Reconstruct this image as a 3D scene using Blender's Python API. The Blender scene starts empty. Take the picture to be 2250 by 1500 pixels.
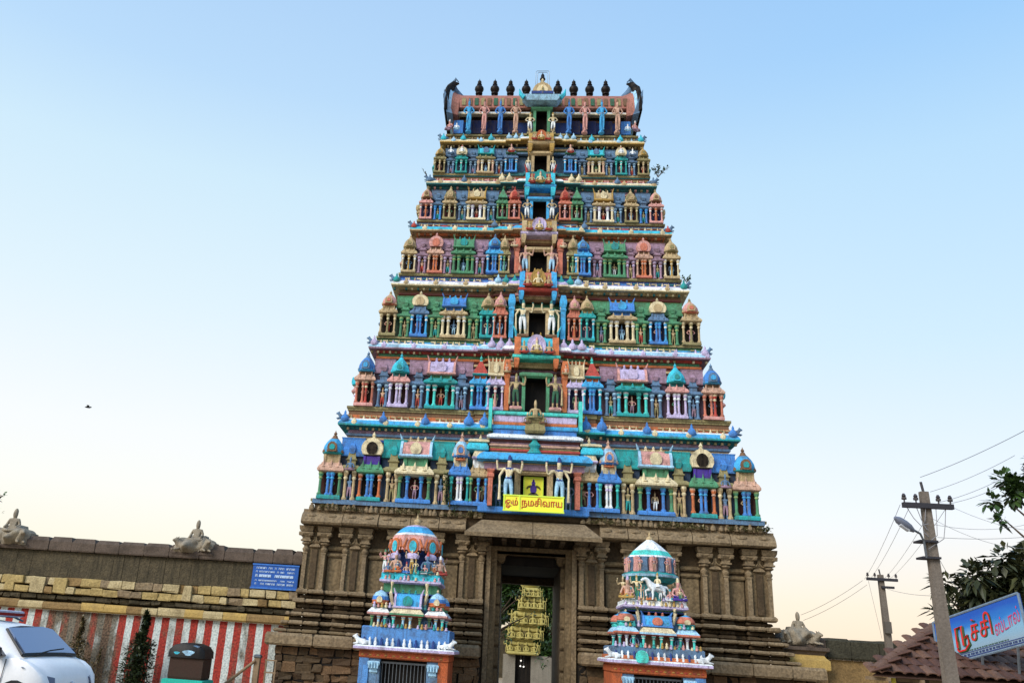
import bpy, math, random
from mathutils import Matrix, Vector
S = bpy.context.scene
COL = S.collection
random.seed(7)
R = math.radians

# ------------------------------------------------------------------ camera
YAW, PIT, ROL = (R(v) for v in (-5.82571606, 19.70206961, 3.82330166))
CAM = Vector((-.738465, -33.83044, 1.6)); FPX = 1852.32; SHX = 161.01
FWD = Vector((math.sin(YAW)*math.cos(PIT), math.cos(YAW)*math.cos(PIT), math.sin(PIT)))
_r0 = Vector((math.cos(YAW), -math.sin(YAW), 0)); _u0 = _r0.cross(FWD)
RT = _r0*math.cos(ROL)+_u0*math.sin(ROL); UP = _u0*math.cos(ROL)-_r0*math.sin(ROL)
cd = bpy.data.cameras.new('camera'); co = bpy.data.objects.new('camera', cd); COL.objects.link(co); S.camera = co
co.matrix_world = Matrix(((RT.x, UP.x, -FWD.x, CAM.x), (RT.y, UP.y, -FWD.y, CAM.y), (RT.z, UP.z, -FWD.z, CAM.z), (0, 0, 0, 1)))
cd.sensor_width = 36; cd.lens = FPX/2250*36; cd.shift_x = SHX/2250; cd.clip_end = 3000; cd.clip_start = .1

def at(px, py, Y):
    """world point of photo pixel (px, py) on the upright plane y = Y"""
    d = FWD + RT*((px-1125+SHX)/FPX) + UP*((750-py)/FPX)
    return CAM + d*((Y-CAM.y)/d.y)

# ------------------------------------------------------------------ sky and sun
SUN_AZ, SUN_EL = -138, 34
w = bpy.data.worlds.new('World'); S.world = w; w.use_nodes = True
nt = w.node_tree; N = nt.nodes; L = nt.links

def lin(c):
    if isinstance(c, str):
        c = tuple(int(c[i:i+2], 16)/255 for i in (1, 3, 5))
    return tuple(v/12.92 if v <= .04045 else ((v+.055)/1.055)**2.4 for v in c)

def ramp(nodes, stops, inter='LINEAR'):
    n = nodes.new('ShaderNodeValToRGB'); e = n.color_ramp.elements; n.color_ramp.interpolation = inter
    while len(e) > 1: e.remove(e[0])
    e[0].position = stops[0][0]; e[0].color = (*stops[0][1], 1)
    for p, c in stops[1:]:
        x = e.new(p); x.color = (*c, 1)
    return n
tc = N.new('ShaderNodeTexCoord'); nz = N.new('ShaderNodeVectorMath'); nz.operation = 'NORMALIZE'
L.new(tc.outputs['Generated'], nz.inputs[0])
sep = N.new('ShaderNodeSeparateXYZ'); L.new(nz.outputs[0], sep.inputs[0])
rgb8 = lambda *v: lin(tuple(x/255 for x in v))
el = lambda d: math.sin(R(d))
left = ramp(N, [(0, rgb8(253, 236, 208)), (el(4), rgb8(254, 246, 224)), (el(8), rgb8(255, 253, 244)), (el(12), rgb8(251, 253, 253)), (el(20.3), rgb8(230, 247, 254)), (el(29), rgb8(212, 239, 254)), (el(35), rgb8(190, 224, 254)), (1, rgb8(120, 172, 238))])
right = ramp(N, [(0, rgb8(252, 220, 194)), (el(3.6), rgb8(253, 231, 208)), (el(8.9), rgb8(240, 245, 252)), (el(19), rgb8(208, 236, 254)), (el(30), rgb8(186, 225, 254)), (el(37), rgb8(160, 209, 254)), (1, rgb8(108, 166, 236))])
for n in (left, right): L.new(sep.outputs['Z'], n.inputs[0])
flat = N.new('ShaderNodeVectorMath'); flat.operation = 'MULTIPLY'; flat.inputs[1].default_value = (1, 1, 0); L.new(nz.outputs[0], flat.inputs[0])
fl2 = N.new('ShaderNodeVectorMath'); fl2.operation = 'NORMALIZE'; L.new(flat.outputs[0], fl2.inputs[0])
dt = N.new('ShaderNodeVectorMath'); dt.operation = 'DOT_PRODUCT'; L.new(fl2.outputs[0], dt.inputs[0])
dt.inputs[1].default_value = (math.sin(R(-75)), math.cos(R(-75)), 0)
mr = N.new('ShaderNodeMapRange'); mr.interpolation_type = 'SMOOTHSTEP'; L.new(dt.outputs['Value'], mr.inputs[0])
mr.inputs[1].default_value = -.5; mr.inputs[2].default_value = .62
mx = N.new('ShaderNodeMix'); mx.data_type = 'RGBA'; L.new(mr.outputs[0], mx.inputs[0]); L.new(right.outputs[0], mx.inputs[6]); L.new(left.outputs[0], mx.inputs[7])
sk = N.new('ShaderNodeTexSky'); sk.sky_type = 'NISHITA'; sk.sun_disc = False; sk.sun_elevation = R(SUN_EL); sk.sun_rotation = R(SUN_AZ)
gs = N.new('ShaderNodeVectorMath'); gs.operation = 'SCALE'; gs.inputs['Scale'].default_value = 9.3; L.new(mx.outputs[2], gs.inputs[0])
ks = N.new('ShaderNodeVectorMath'); ks.operation = 'SCALE'; ks.inputs['Scale'].default_value = .22; L.new(sk.outputs[0], ks.inputs[0])
ad = N.new('ShaderNodeVectorMath'); ad.operation = 'ADD'; L.new(gs.outputs[0], ad.inputs[0]); L.new(ks.outputs[0], ad.inputs[1])
L.new(ad.outputs[0], N['Background'].inputs[0]); N['Background'].inputs[1].default_value = .1
sd = bpy.data.lights.new('sun', 'SUN'); sd.energy = 3.1; sd.angle = R(28); sd.color = (1, .93, .84)
so = bpy.data.objects.new('sun', sd); COL.objects.link(so)
sv = Vector((math.sin(R(SUN_AZ))*math.cos(R(SUN_EL)), math.cos(R(SUN_AZ))*math.cos(R(SUN_EL)), math.sin(R(SUN_EL))))
so.rotation_euler = sv.to_track_quat('Z', 'Y').to_euler()
V = S.view_settings; V.view_transform = 'Standard'; V.look = 'None'; V.gamma = 1; V.exposure = 0; V.use_curve_mapping = False
S.cycles.max_bounces = 5; S.cycles.diffuse_bounces = 3

# ------------------------------------------------------------------ materials
MATS = {}
def M(name, col, dirt=.45, rough=.75, scale=1.4, bump=.25, dcol='#3a3128', streak=.35, var=.22, spec=.25, metal=0, lo=.46, hi=.72):
    """weathered paint, plaster or stone: base colour, blotches of dirt and streaks of run-off in world space, fine relief"""
    if name in MATS: return MATS[name]
    m = bpy.data.materials.new(name); MATS[name] = m; m.use_nodes = True
    t = m.node_tree; n = t.nodes; l = t.links; b = n['Principled BSDF']
    b.inputs['Roughness'].default_value = rough; b.inputs['Specular IOR Level'].default_value = spec; b.inputs['Metallic'].default_value = metal
    c = lin(col)
    g = n.new('ShaderNodeNewGeometry')
    n1 = n.new('ShaderNodeTexNoise'); n1.inputs['Scale'].default_value = scale; n1.inputs['Detail'].default_value = 7; n1.inputs['Roughness'].default_value = .65
    l.new(g.outputs['Position'], n1.inputs['Vector'])
    mp = n.new('ShaderNodeMapping'); mp.inputs['Scale'].default_value = (5, 5, .5); l.new(g.outputs['Position'], mp.inputs['Vector'])
    n2 = n.new('ShaderNodeTexNoise'); n2.inputs['Scale'].default_value = scale; n2.inputs['Detail'].default_value = 4; l.new(mp.outputs[0], n2.inputs['Vector'])
    n3 = n.new('ShaderNodeTexNoise'); n3.inputs['Scale'].default_value = scale*11; n3.inputs['Detail'].default_value = 3; l.new(g.outputs['Position'], n3.inputs['Vector'])
    v1 = ramp(n, [(.25, tuple(x*(1-var) for x in c)), (.5, c), (.78, tuple(min(1, x*(1+var)) for x in c))]); l.new(n3.outputs['Fac'], v1.inputs[0])
    r1 = n.new('ShaderNodeMapRange'); r1.inputs[1].default_value = lo; r1.inputs[2].default_value = hi; r1.inputs[4].default_value = dirt; l.new(n1.outputs['Fac'], r1.inputs[0])
    r2 = n.new('ShaderNodeMapRange'); r2.inputs[1].default_value = lo+.03; r2.inputs[2].default_value = hi+.03; r2.inputs[4].default_value = streak; l.new(n2.outputs['Fac'], r2.inputs[0])
    mxx = n.new('ShaderNodeMath'); mxx.operation = 'MAXIMUM'; l.new(r1.outputs[0], mxx.inputs[0]); l.new(r2.outputs[0], mxx.inputs[1])
    mi = n.new('ShaderNodeMix'); mi.data_type = 'RGBA'; l.new(mxx.outputs[0], mi.inputs[0]); l.new(v1.outputs[0], mi.inputs[6]); mi.inputs[7].default_value = (*lin(dcol), 1)
    l.new(mi.outputs[2], b.inputs['Base Color'])
    if bump:
        bp = n.new('ShaderNodeBump'); bp.inputs['Strength'].default_value = bump; bp.inputs['Distance'].default_value = .03
        l.new(n3.outputs['Fac'], bp.inputs['Height']); l.new(bp.outputs[0], b.inputs['Normal'])
    return m

PAL = dict(white='#dfe6ea', cream='#d8c69c', tan='#b79e72', olive='#8f8558', salmon='#c8674c', orange='#df6a22', red='#c0332c', pink='#cf928a',
           mauve='#8d6c82', lilac='#b7aad2', blue='#2a72d2', sky='#36a2e2', cyan='#2fbcd6', teal='#219a9c', dteal='#22686e', green='#388354',
           dgreen='#27563e', slate='#48688c', navy='#1d3078', brown='#6c452e', maroon='#5c2024', gold='#c8962e', ltblue='#93c6ea', dark='#17120f',
           aqua='#3ed0c4', ltgreen='#8fae6c', peach='#d79a78', black='#0d0d0f', yellow='#e8e04a', violet='#46309a', rust='#b2552c', terra='#a5685a', band='#4a86cc')
def soft(h, f=.17):                                # sun-faded: a little towards its own grey
    c = [int(h[i:i+2], 16) for i in (1, 3, 5)]; g_ = sum(c)/3
    return '#%02x%02x%02x' % tuple(int(min(255, (v+(g_-v)*f)*1.08)) for v in c)
PAL.update(peach='#c79c84', gold='#b18c44', yellow='#d8d048', dmauve='#4d3d4c', dslate='#2b3a52', dnavy='#1c2750', ddgreen='#1e3c2e', dmaroon='#401d1c', blue='#3a7fd0', orange='#c86a3c', red='#b8433a', green='#4a9068', salmon='#c87058', dgreen='#33654c', dteal='#2d757a', slate='#55789c', maroon='#63302e', navy='#2b4488', mauve='#97788e', brown='#7a5a40')  # darkened recess paints hold deep shade and grime in their colour
PAL = {k: soft(v) if k not in ('black', 'dark') else v for k, v in PAL.items()}
def P(k): return M('paint_'+k, PAL[k], dirt=.62, scale=3.0, var=.42, streak=.55, dcol='#4d4338', bump=.5, lo=.47, hi=.68, rough=.85, spec=.15)
STONE = M('granite', '#75644a', dirt=.6, scale=.9, bump=1.0, dcol='#362b1d', streak=.6, var=.45)
STONE2 = M('granite_pale', '#86745a', dirt=.55, scale=1.1, bump=1.0, dcol='#43372a', streak=.5, var=.45)
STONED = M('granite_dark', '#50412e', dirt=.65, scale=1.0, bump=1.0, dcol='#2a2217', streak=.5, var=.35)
RUB = M('rubble', '#6e563d', dirt=.65, scale=1.6, bump=.9, dcol='#33271b', streak=.3, var=.4)
RUBD = M('rubble_dark', '#4d3c2b', dirt=.65, scale=2.2, bump=.9, dcol='#241b12', streak=.3, var=.45)
YEL = M('limewashed_stone', '#a8925f', dirt=.6, scale=1.3, bump=.8, dcol='#5d4c31', streak=.25, var=.35)
YEL2 = M('limewashed_stone_pale', '#b5a47c', dirt=.6, scale=1.7, bump=.9, dcol='#5d4c31', streak=.3, var=.35)
YEL3 = M('limewashed_stone_brown', '#8a7048', dirt=.6, scale=1.7, bump=.9, dcol='#4a3a24', streak=.3, var=.35)
MOSSD = M('black_masonry', '#403d30', dirt=.7, scale=1.5, bump=1.0, dcol='#1f1d15', streak=.6, var=.45)
MOSS = M('mossy_masonry', '#4f4634', dirt=.85, scale=1.5, bump=1.0, dcol='#28251a', streak=.85, var=.5)
COPE = M('coping_stone', '#5d5046', dirt=.75, scale=1.8, bump=.8, dcol='#2f271f', streak=.3, var=.3)
STUC = M('old_stucco', '#9a8f7c', dirt=.75, scale=3.2, bump=.9, dcol='#5a5044', streak=.45, var=.3)
DARK = M('shade_joint_dark', '#0f0c0a', dirt=.3, bump=.2)  # near-black colour stands in for shade inside openings; also backs rubble joints
CREAMY = M('cream_stucco', '#b9ac66', dirt=.6, scale=2, bump=.5, dcol='#8a7c40', streak=.3)
CONC = M('concrete', '#756b61', dirt=.5, scale=2, bump=.4, dcol='#554c45', streak=.5)
WOOD = M('old_wood', '#8d775d', dirt=.5, scale=3, bump=.4, dcol='#51402f')
METAL = M('dull_steel', '#6d737a', dirt=.3, rough=.45, spec=.5, metal=.6, bump=.1)
WIRE = M('wire_black', '#85858a', dirt=0, streak=0, bump=0, rough=.6)
def simple(name, col, rough=.4, spec=.5, metal=0, coat=0, trans=0):
    if name in MATS: return MATS[name]
    m = bpy.data.materials.new(name); MATS[name] = m; m.use_nodes = True
    b = m.node_tree.nodes['Principled BSDF']; b.inputs['Base Color'].default_value = (*lin(col), 1); b.inputs['Roughness'].default_value = rough
    b.inputs['Specular IOR Level'].default_value = spec; b.inputs['Metallic'].default_value = metal; b.inputs['Coat Weight'].default_value = coat
    return m
def leafmat(name, c1, c2):
    if name in MATS: return MATS[name]
    m = bpy.data.materials.new(name); MATS[name] = m; m.use_nodes = True
    t = m.node_tree; n = t.nodes; l = t.links; b = n['Principled BSDF']; b.inputs['Roughness'].default_value = .5
    g = n.new('ShaderNodeNewGeometry'); rp = ramp(n, [(0, lin(c1)), (1, lin(c2))]); l.new(g.outputs['Random Per Island'], rp.inputs[0])
    l.new(rp.outputs[0], b.inputs['Base Color'])
    return m

# ------------------------------------------------------------------ mesh helpers
class G:
    def __init__(s): s.v = []; s.f = []; s.m = []; s.k = 0
    def add(s, vs, fs, m=0):
        o = len(s.v); s.v += [tuple(v) for v in vs]
        for f in fs: s.f.append(tuple(o+i for i in f)); s.m.append(m)
        return s
    def box(s, x0, x1, y0, y1, z0, z1, m=0, j=0):
        vs = [(x, y, z) for z in (z0, z1) for y in (y0, y1) for x in (x0, x1)]
        if j: vs = [tuple(c+random.uniform(-j, j) for c in v) for v in vs]
        return s.add(vs, [(0, 2, 3, 1), (4, 5, 7, 6), (0, 1, 5, 4), (1, 3, 7, 5), (3, 2, 6, 7), (2, 0, 4, 6)], m)
    def rings(s, rings, m=0, caps=True, closed=True, ms=None):
        n = len(rings[0]); vs = [p for r in rings for p in r]; o = len(s.v); s.v += [tuple(p) for p in vs]
        for i in range(len(rings)-1):
            for k in range(n if closed else n-1):
                a, b = i*n+k, i*n+(k+1) % n
                s.f.append((o+a, o+b, o+b+n, o+a+n)); s.m.append(ms[i] if ms else m)
        if caps:
            s.f.append(tuple(o+n-1-k for k in range(n))); s.m.append(ms[0] if ms else m)
            q = o+(len(rings)-1)*n; s.f.append(tuple(q+k for k in range(n))); s.m.append(ms[-1] if ms else m)
        return s
    def lathe(s, prof, n=10, c=(0, 0, 0), m=0, sq=(1, 1), rot=0, ms=None):
        rs = [[(c[0]+r*sq[0]*math.cos(rot+2*math.pi*k/n), c[1]+r*sq[1]*math.sin(rot+2*math.pi*k/n), c[2]+z) for k in range(n)] for r, z in prof]
        return s.rings(rs, m, True, True, ms)
    def rect(s, x0, x1, y0, y1, prof, m=0, ms=None, caps=True):
        """stacked rectangles: prof = (inset, z)"""
        rs = [[(x0+i, y0+i, z), (x1-i, y0+i, z), (x1-i, y1-i, z), (x0+i, y1-i, z)] for i, z in prof]
        return s.rings(rs, m, caps, True, ms)
    def prism(s, poly, a0, a1, axis='x', m=0):
        f = {'x': lambda a, p: (a, p[0], p[1]), 'y': lambda a, p: (p[0], a, p[1]), 'z': lambda a, p: (p[0], p[1], a)}[axis]
        return s.rings([[f(a0, p) for p in poly], [f(a1, p) for p in poly]], m)
    def tube(s, pts, r, n=6, m=0):
        pts = [Vector(p) for p in pts]; rs = []
        for i, p in enumerate(pts):
            d = (pts[min(i+1, len(pts)-1)]-pts[max(i-1, 0)]).normalized()
            a = d.cross(Vector((0, 0, 1))); a = a.normalized() if a.length > 1e-3 else Vector((1, 0, 0)); b = d.cross(a)
            rr = r[i] if isinstance(r, (list, tuple)) else r
            rs.append([p+a*rr*math.cos(2*math.pi*k/n)+b*rr*math.sin(2*math.pi*k/n) for k in range(n)])
        return s.rings(rs, m)
    def mesh(s, name, mats, smooth=None):
        me = bpy.data.meshes.new(name); me.from_pydata(s.v, [], s.f)
        for q in (mats if isinstance(mats, (list, tuple)) else [mats]): me.materials.append(q)
        me.polygons.foreach_set('material_index', s.m)
        if smooth is not None:
            me.polygons.foreach_set('use_smooth', [True]*len(s.f)); me.set_sharp_from_angle(angle=R(smooth))
        me.update(); return me

def ob(name, data, parent=None, loc=(0, 0, 0), rz=0, sc=None):
    o = bpy.data.objects.new(name, data); COL.objects.link(o); o.location = loc
    if rz: o.rotation_euler = (0, 0, rz)
    if sc is not None: o.scale = sc if isinstance(sc, (tuple, list)) else (sc,)*3
    if parent: o.parent = parent
    return o
def tag(o, label=None, cat=None, group=None, kind=None):
    for k, v in (('label', label), ('category', cat), ('group', group), ('kind', kind)):
        if v: o[k] = v
    return o
def thing(name, label, cat, loc=(0, 0, 0), rz=0, group=None): return tag(ob(name, None, None, loc, rz), label, cat, group)
def kids(o): return [c for c in bpy.data.objects if c.parent == o]
CACHE = {}
def cached(key, fn):
    if key not in CACHE: CACHE[key] = fn()
    return CACHE[key]

# ------------------------------------------------------------------ figures (one continuous skinned surface each)
def skin(name, pts, edges, rad, mats, zones=None, sub=2):
    me = bpy.data.meshes.new(name+'_cage'); me.from_pydata(pts, edges, [])
    o = bpy.data.objects.new(name+'_cage', me); COL.objects.link(o)
    me.skin_vertices or o.modifiers.new('s', 'SKIN')
    if not o.modifiers: o.modifiers.new('s', 'SKIN')
    if not me.skin_vertices:
        bpy.context.view_layer.objects.active = o; bpy.ops.mesh.customdata_skin_add()
    for i, sv_ in enumerate(me.skin_vertices[0].data):
        r = rad[i]; sv_.radius = r if isinstance(r, tuple) else (r, r); sv_.use_root = i == 0
    sb = o.modifiers.new('u', 'SUBSURF'); sb.levels = sub; sb.render_levels = sub
    dg = bpy.context.evaluated_depsgraph_get(); res = bpy.data.meshes.new_from_object(o.evaluated_get(dg)); res.name = name
    bpy.data.objects.remove(o); bpy.data.meshes.remove(me)
    res.materials.clear()
    for q in mats: res.materials.append(q)
    for p in res.polygons:
        p.use_smooth = True
        p.material_index = zones(p.center) if zones else 0
    return res

# joint positions of a standing figure 1.75 high, facing -y
def standing(arms='down', hip=.03, crown=.22, gap=.1):
    p = [(hip, 0, .95), (hip*.6, 0, 1.12), (0, -.01, 1.32), (0, 0, 1.46), (0, -.02, 1.56), (0, -.03, 1.66), (0, 0, 1.74+crown*.4), (0, 0, 1.74+crown)]
    r = [(.15, .12), (.13, .1), (.17, .11), (.06, .06), (.085, .09), (.095, .1), (.085, .085), (.03, .03)]
    e = [(0, 1), (1, 2), (2, 3), (3, 4), (4, 5), (5, 6), (6, 7)]
    def chain(st, q):
        a = st
        for pt, rr in q:
            p.append(pt); r.append(rr); e.append((a, len(p)-1)); a = len(p)-1
    for s in (-1, 1):
        chain(0, [((s*gap+hip, 0, .86), .1), ((s*(gap+.02)+hip*.5, -.03, .5), .075), ((s*(gap+.02), .02, .09), .05), ((s*(gap+.05), -.13, .04), .045)])
        if arms == 'up':
            chain(2, [((s*.2, 0, 1.38), .075), ((s*.3, -.02, 1.5), .055), ((s*.2, -.03, 1.76), .05), ((s*.16, -.03, 1.9), .05)])
        elif arms == 'hip':
            chain(2, [((s*.22, 0, 1.38), .065), ((s*.4, .02, 1.16), .05), ((s*.24, -.12, .98), .042), ((s*.2, -.14, .94), .045)])
        elif arms == 'guard':
            chain(2, [((s*.2, .04, 1.4), .06), ((s*.46, .06, 1.36), .045), ((s*.5, .0, 1.66), .04), ((s*.47, -.02, 1.8), .055)])
            if s < 0: chain(2, [((s*.22, 0, 1.38), .065), ((s*.44, 0, 1.24), .05), ((s*.5, -.12, 1.5), .042), ((s*.5, -.14, 1.6), .05)])
            else: chain(2, [((s*.22, 0, 1.38), .065), ((s*.38, 0, 1.1), .05), ((s*.36, -.16, .85), .042), ((s*.36, -.18, .3), .055), ((s*.36, -.18, .08), .08)])
        else:
            chain(2, [((s*.22, 0, 1.38), .065), ((s*.28, .02, 1.1), .05), ((s*.27, -.06, .86), .042), ((s*.27, -.08, .78), .045)])
    return p, e, r
def seated(crown=.22):
    p = [(0, 0, .14), (0, 0, .34), (0, -.01, .56), (0, 0, .7), (0, -.02, .8), (0, -.03, .9), (0, 0, .98+crown*.4), (0, 0, .98+crown)]
    r = [(.17, .14), (.14, .11), (.18, .12), (.06, .06), (.085, .09), (.095, .1), (.085, .085), (.03, .03)]
    e = [(0, 1), (1, 2), (2, 3), (3, 4), (4, 5), (5, 6), (6, 7)]
    def chain(st, q):
        a = st
        for pt, rr in q:
            p.append(pt); r.append(rr); e.append((a, len(p)-1)); a = len(p)-1
    for s in (-1, 1):
        chain(0, [((s*.14, -.04, .12), .1), ((s*.4, -.2, .12), .085), ((s*.12, -.34, .09), .06), ((-s*.02, -.38, .08), .05)])
        chain(2, [((s*.22, 0, .62), .065), ((s*.33, -.02, .38), .052), ((s*.3, -.22, .26), .045), ((s*.29, -.3, .24), .05)])
    return p, e, r
def beast(raise_leg=False):
    """a quadruped 1.0 high at the shoulder, heading -x, with bent legs"""
    p = [(.1, 0, .72), (-.3, 0, .76), (.45, 0, .76), (-.52, 0, .98), (-.66, 0, 1.2), (-.86, 0, 1.14), (-1.0, 0, 1.05), (.62, 0, .8), (.8, 0, .6), (.84, 0, .34)]
    r = [.2, .24, .22, .16, .13, .09, .07, .06, .035, .045]
    e = [(0, 1), (0, 2), (1, 3), (3, 4), (4, 5), (5, 6), (2, 7), (7, 8), (8, 9)]
    def chain(st, q):
        a = st
        for pt, rr in q:
            p.append(pt); r.append(rr); e.append((a, len(p)-1)); a = len(p)-1
    for s in (-1, 1):
        if raise_leg and s > 0: chain(1, [((-.4, s*.13, .6), .1), ((-.66, s*.13, .52), .06), ((-.6, s*.13, .28), .05), ((-.64, s*.13, .22), .05)])
        else: chain(1, [((-.34, s*.13, .55), .1), ((-.32, s*.13, .32), .06), ((-.34, s*.13, .08), .05), ((-.4, s*.13, .04), .05)])
        chain(2, [((.4, s*.14, .52), .12), ((.36, s*.14, .4), .08), ((.52, s*.14, .26), .055), ((.48, s*.14, .06), .05), ((.42, s*.14, .04), .05)])
    return p, e, r
def reclining():
    p = [(.1, 0, .3), (-.3, 0, .36), (.48, 0, .32), (-.5, 0, .58), (-.6, -.02, .8), (-.8, -.04, .74), (-.94, -.05, .66), (.7, 0, .3), (.84, -.1, .16)]
    r = [.26, .28, .28, .2, .17, .12, .09, .1, .06]
    e = [(0, 1), (0, 2), (1, 3), (3, 4), (4, 5), (5, 6), (2, 7), (7, 8)]
    def chain(st, q):
        a = st
        for pt, rr in q:
            p.append(pt); r.append(rr); e.append((a, len(p)-1)); a = len(p)-1
    for s in (-1, 1):
        chain(1, [((-.4, s*.2, .16), .12), ((-.62, s*.22, .1), .08), ((-.84, s*.2, .07), .065)])
        chain(2, [((.42, s*.24, .16), .14), ((.12, s*.32, .14), .1), ((.3, s*.34, .07), .06), ((.06, s*.34, .06), .06)])
        chain(4, [((-.56, s*.12, .92), .04), ((-.52, s*.2, 1.0), .025)])
    return p, e, r
def figure(kind, skinc, cloth, crown, arms='down'):
    key = ('fig', kind, skinc, cloth, crown, arms)
    def mk():
        p, e, r = standing(arms) if kind == 'stand' else seated()
        top = 1.72 if kind == 'stand' else .96
        if kind == 'stand': z = lambda c: 2 if c.z > top or (1.36 < c.z < 1.45 and abs(c.x) < .16) or (.98 < c.z < 1.06 and abs(c.x) < .2) or .1 < c.z < .15 else (1 if .3 < c.z < 1.08 and abs(c.x) < .27 else 0)
        else: z = lambda c: 2 if c.z > top else (1 if c.z < .3 else 0)
        return skin('stucco_figure', p, e, r, [P(skinc), P(cloth), P(crown)], z)
    return cached(key, mk)

# ================================================================== GROUND
GZ = -.75                                        # the forecourt falls towards the tower
def gz(y): return -.02+(GZ+.02)*min(1, max(0, (y+17)/11))
ys_ = [-900, -200, -60, -30, -17, -15, -13, -11, -9, -7.5, -6, 10, 60, 300, 900]
g = G().rings([[(x, y, gz(y)) for y in ys_] for x in (-900, -40, 40, 900)], caps=False, closed=False)
tag(ob('ground', g.mesh('ground', M('packed_earth', '#b09c80', dirt=.4, scale=.4, bump=.5, dcol='#5c5042'))), kind='structure')
g = G(); g.add([(-60, -33, -.016), (60, -33, -.016), (60, -17.2, -.016), (-60, -17.2, -.016)], [(0, 1, 2, 3)])
tag(ob('road', g.mesh('road', M('worn_asphalt', '#59544e', dirt=.4, scale=.7, bump=.5, dcol='#6b6152'))), kind='structure')

# ================================================================== TEMPLE TOWER
TW = thing('temple_tower', 'tall seven storey painted gateway tower on a brown stone base', 'temple tower')
YB = 9.0
HW = [9.3, 8.32, 7.42, 6.73, 6.13, 5.56, 5.07, 4.48]
HD = [0, .59, 1.13, 1.54, 1.9, 2.24, 2.54, 2.89]
HT = [5.91, 10.11, 13.78, 17.05, 20.05, 22.78, 25.36, 27.28]
FEET = [6.89, 11.02, 14.46, 17.78, 20.77, 23.54, 26.01]

# ---- stone base
def stone(name, gg, mat, parent=TW, loc=(0, 0, 0)): return ob(name, gg.mesh(name, mat), parent, loc)
WF = .9                                        # front face of the stone wall
for s in (-1, 1):
    x0, x1 = sorted((s*1.66, s*9.0)); stone('stone_wall', G().box(x0, x1, WF, YB-WF, GZ-.1, 5.92), STONED)
    x0, x1 = sorted((s*1.2, s*1.655)); stone('gate_jamb', G().box(x0, x1, 1.5, YB-WF-.1, GZ-.1, 5.3), STONED)
stone('stone_wall', G().box(-1.655, 1.655, 1.2, YB-WF-.05, 5.19, 5.9), STONED)
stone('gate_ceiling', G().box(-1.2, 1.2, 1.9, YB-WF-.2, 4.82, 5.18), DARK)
stone('gate_lintel', G().box(-1.2, 1.2, 7.4, YB-WF-.1, 4.5, 4.815), STONED)
for s in (-1, 1):                              # moulded jamb posts and stepped corbels of the gate
    xs = lambda a, b: sorted((s*a, s*b))
    a, b = xs(1.60, 1.78); stone('gate_post', G().box(a, b, .72, 1.05, GZ-.1, 5.45), STONE2)
    a, b = xs(1.36, 1.595); stone('gate_post', G().box(a, b, .98, 1.5, GZ-.1, 5.3), STONE)
    a, b = xs(1.04, 1.36); stone('gate_corbel', G().rect(a, b, 1.3, 1.9, [(.1, 4.86), (.0, 4.98), (0, 5.1), (-.06, 5.18)]), STONE)
    for k in range(-1, 6):                          # panelled blocks on the inner jamb
        z = .15+k*.78; a, b = xs(1.21, 1.42); stone('jamb_block', G().rect(a-.02, b+.02, 1.42, 1.52, [(.03, z), (0, z+.06), (0, z+.62), (.03, z+.7)]), STONE)
stone('gate_lintel', G().box(-1.6, 1.6, .95, 1.6, 5.3, 5.46), STONE)
stone('gate_lintel', G().box(-1.36, 1.36, 1.2, 1.65, 5.18, 5.298), STONE)

def pilaster_group(xc, wd, n=2, top=5.86, z0=3.3, sub=True):
    """a stone wall pier with slim round-edged pilasters, pot capitals and lotus brackets"""
    pr = ob('wall_pier', G().box(xc-wd/2, xc+wd/2, WF-.22, WF+.02, z0, 5.9).mesh('wall_pier', STONE), TW)
    xs = [xc] if n == 1 else [xc-wd/2+.1, xc+wd/2-.1]
    for x in xs:
        key = ('pil', round(z0, 2))
        def mk():
            q = G(); q.box(-.08, .08, -.1, .1, 0, 1.42); q.box(-.12, .12, -.14, .1, 0, .07); q.box(-.1, .1, -.12, .1, 1.42, 1.48); q.lathe([(.09, 1.48), (.14, 1.56), (.15, 1.62), (.08, 1.7), (.09, 1.74), (.19, 1.8), (.2, 1.85), (.1, 1.9)], 8)
            q.box(-.21, .21, -.2, .12, 1.9, 1.96); q.rect(-.16, .16, -.17, .1, [(0, 1.96), (0, 2.06)]); q.rect(-.3, .3, -.3, .1, [(.12, 2.06), (.0, 2.2), (.02, 2.26)]); q.lathe([(.1, -.05), (.12, 0), (.08, .06)], 7, (-.2, -.2, 2.16)).lathe([(.1, -.05), (.12, 0), (.08, .06)], 7, (.2, -.2, 2.16)); q.rect(-.24, .24, -.26, .1, [(0, 2.28), (-.04, 2.36), (-.06, 2.5)])
            return q.mesh('pilaster', STONE2, 40)
        pl = ob('pilaster', cached(key, mk), pr, (x, WF-.24, z0))
    if n == 2 and sub:                          # niche ornament and curled foliage bracket between the pilasters
        q = G(); q.rect(xc-.22, xc+.22, WF-.36, WF-.2, [(.1, 4.95), (0, 5.0), (.02, 5.05), (.14, 5.2), (.17, 5.4)]); ob('niche_pediment', q.mesh('niche_pediment', STONE2), pr)
        q = G()
        for sx in (-1, 1):
            pts = [(xc+sx*(.12+.16*math.sin(t*.9)), WF-.34, 5.3+.2*math.cos(t)+.02*t) for t in [k*.6 for k in range(9)]]
            q.tube(pts, [.06-.004*k for k in range(9)], 5)
        ob('scroll_carving', q.mesh('scroll_carving', STONE, 50), pr)
        q = G().box(xc-.12, xc+.12, WF-.3, WF-.2, z0+.1, 4.9); ob('niche_panel', q.mesh('niche_panel', STONED), pr)
PIERS = ((8.72, .95, 2), (7.07, 1.0, 2), (5.5, .46, 1), (4.15, 1.0, 2), (2.35, .98, 2))
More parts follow.
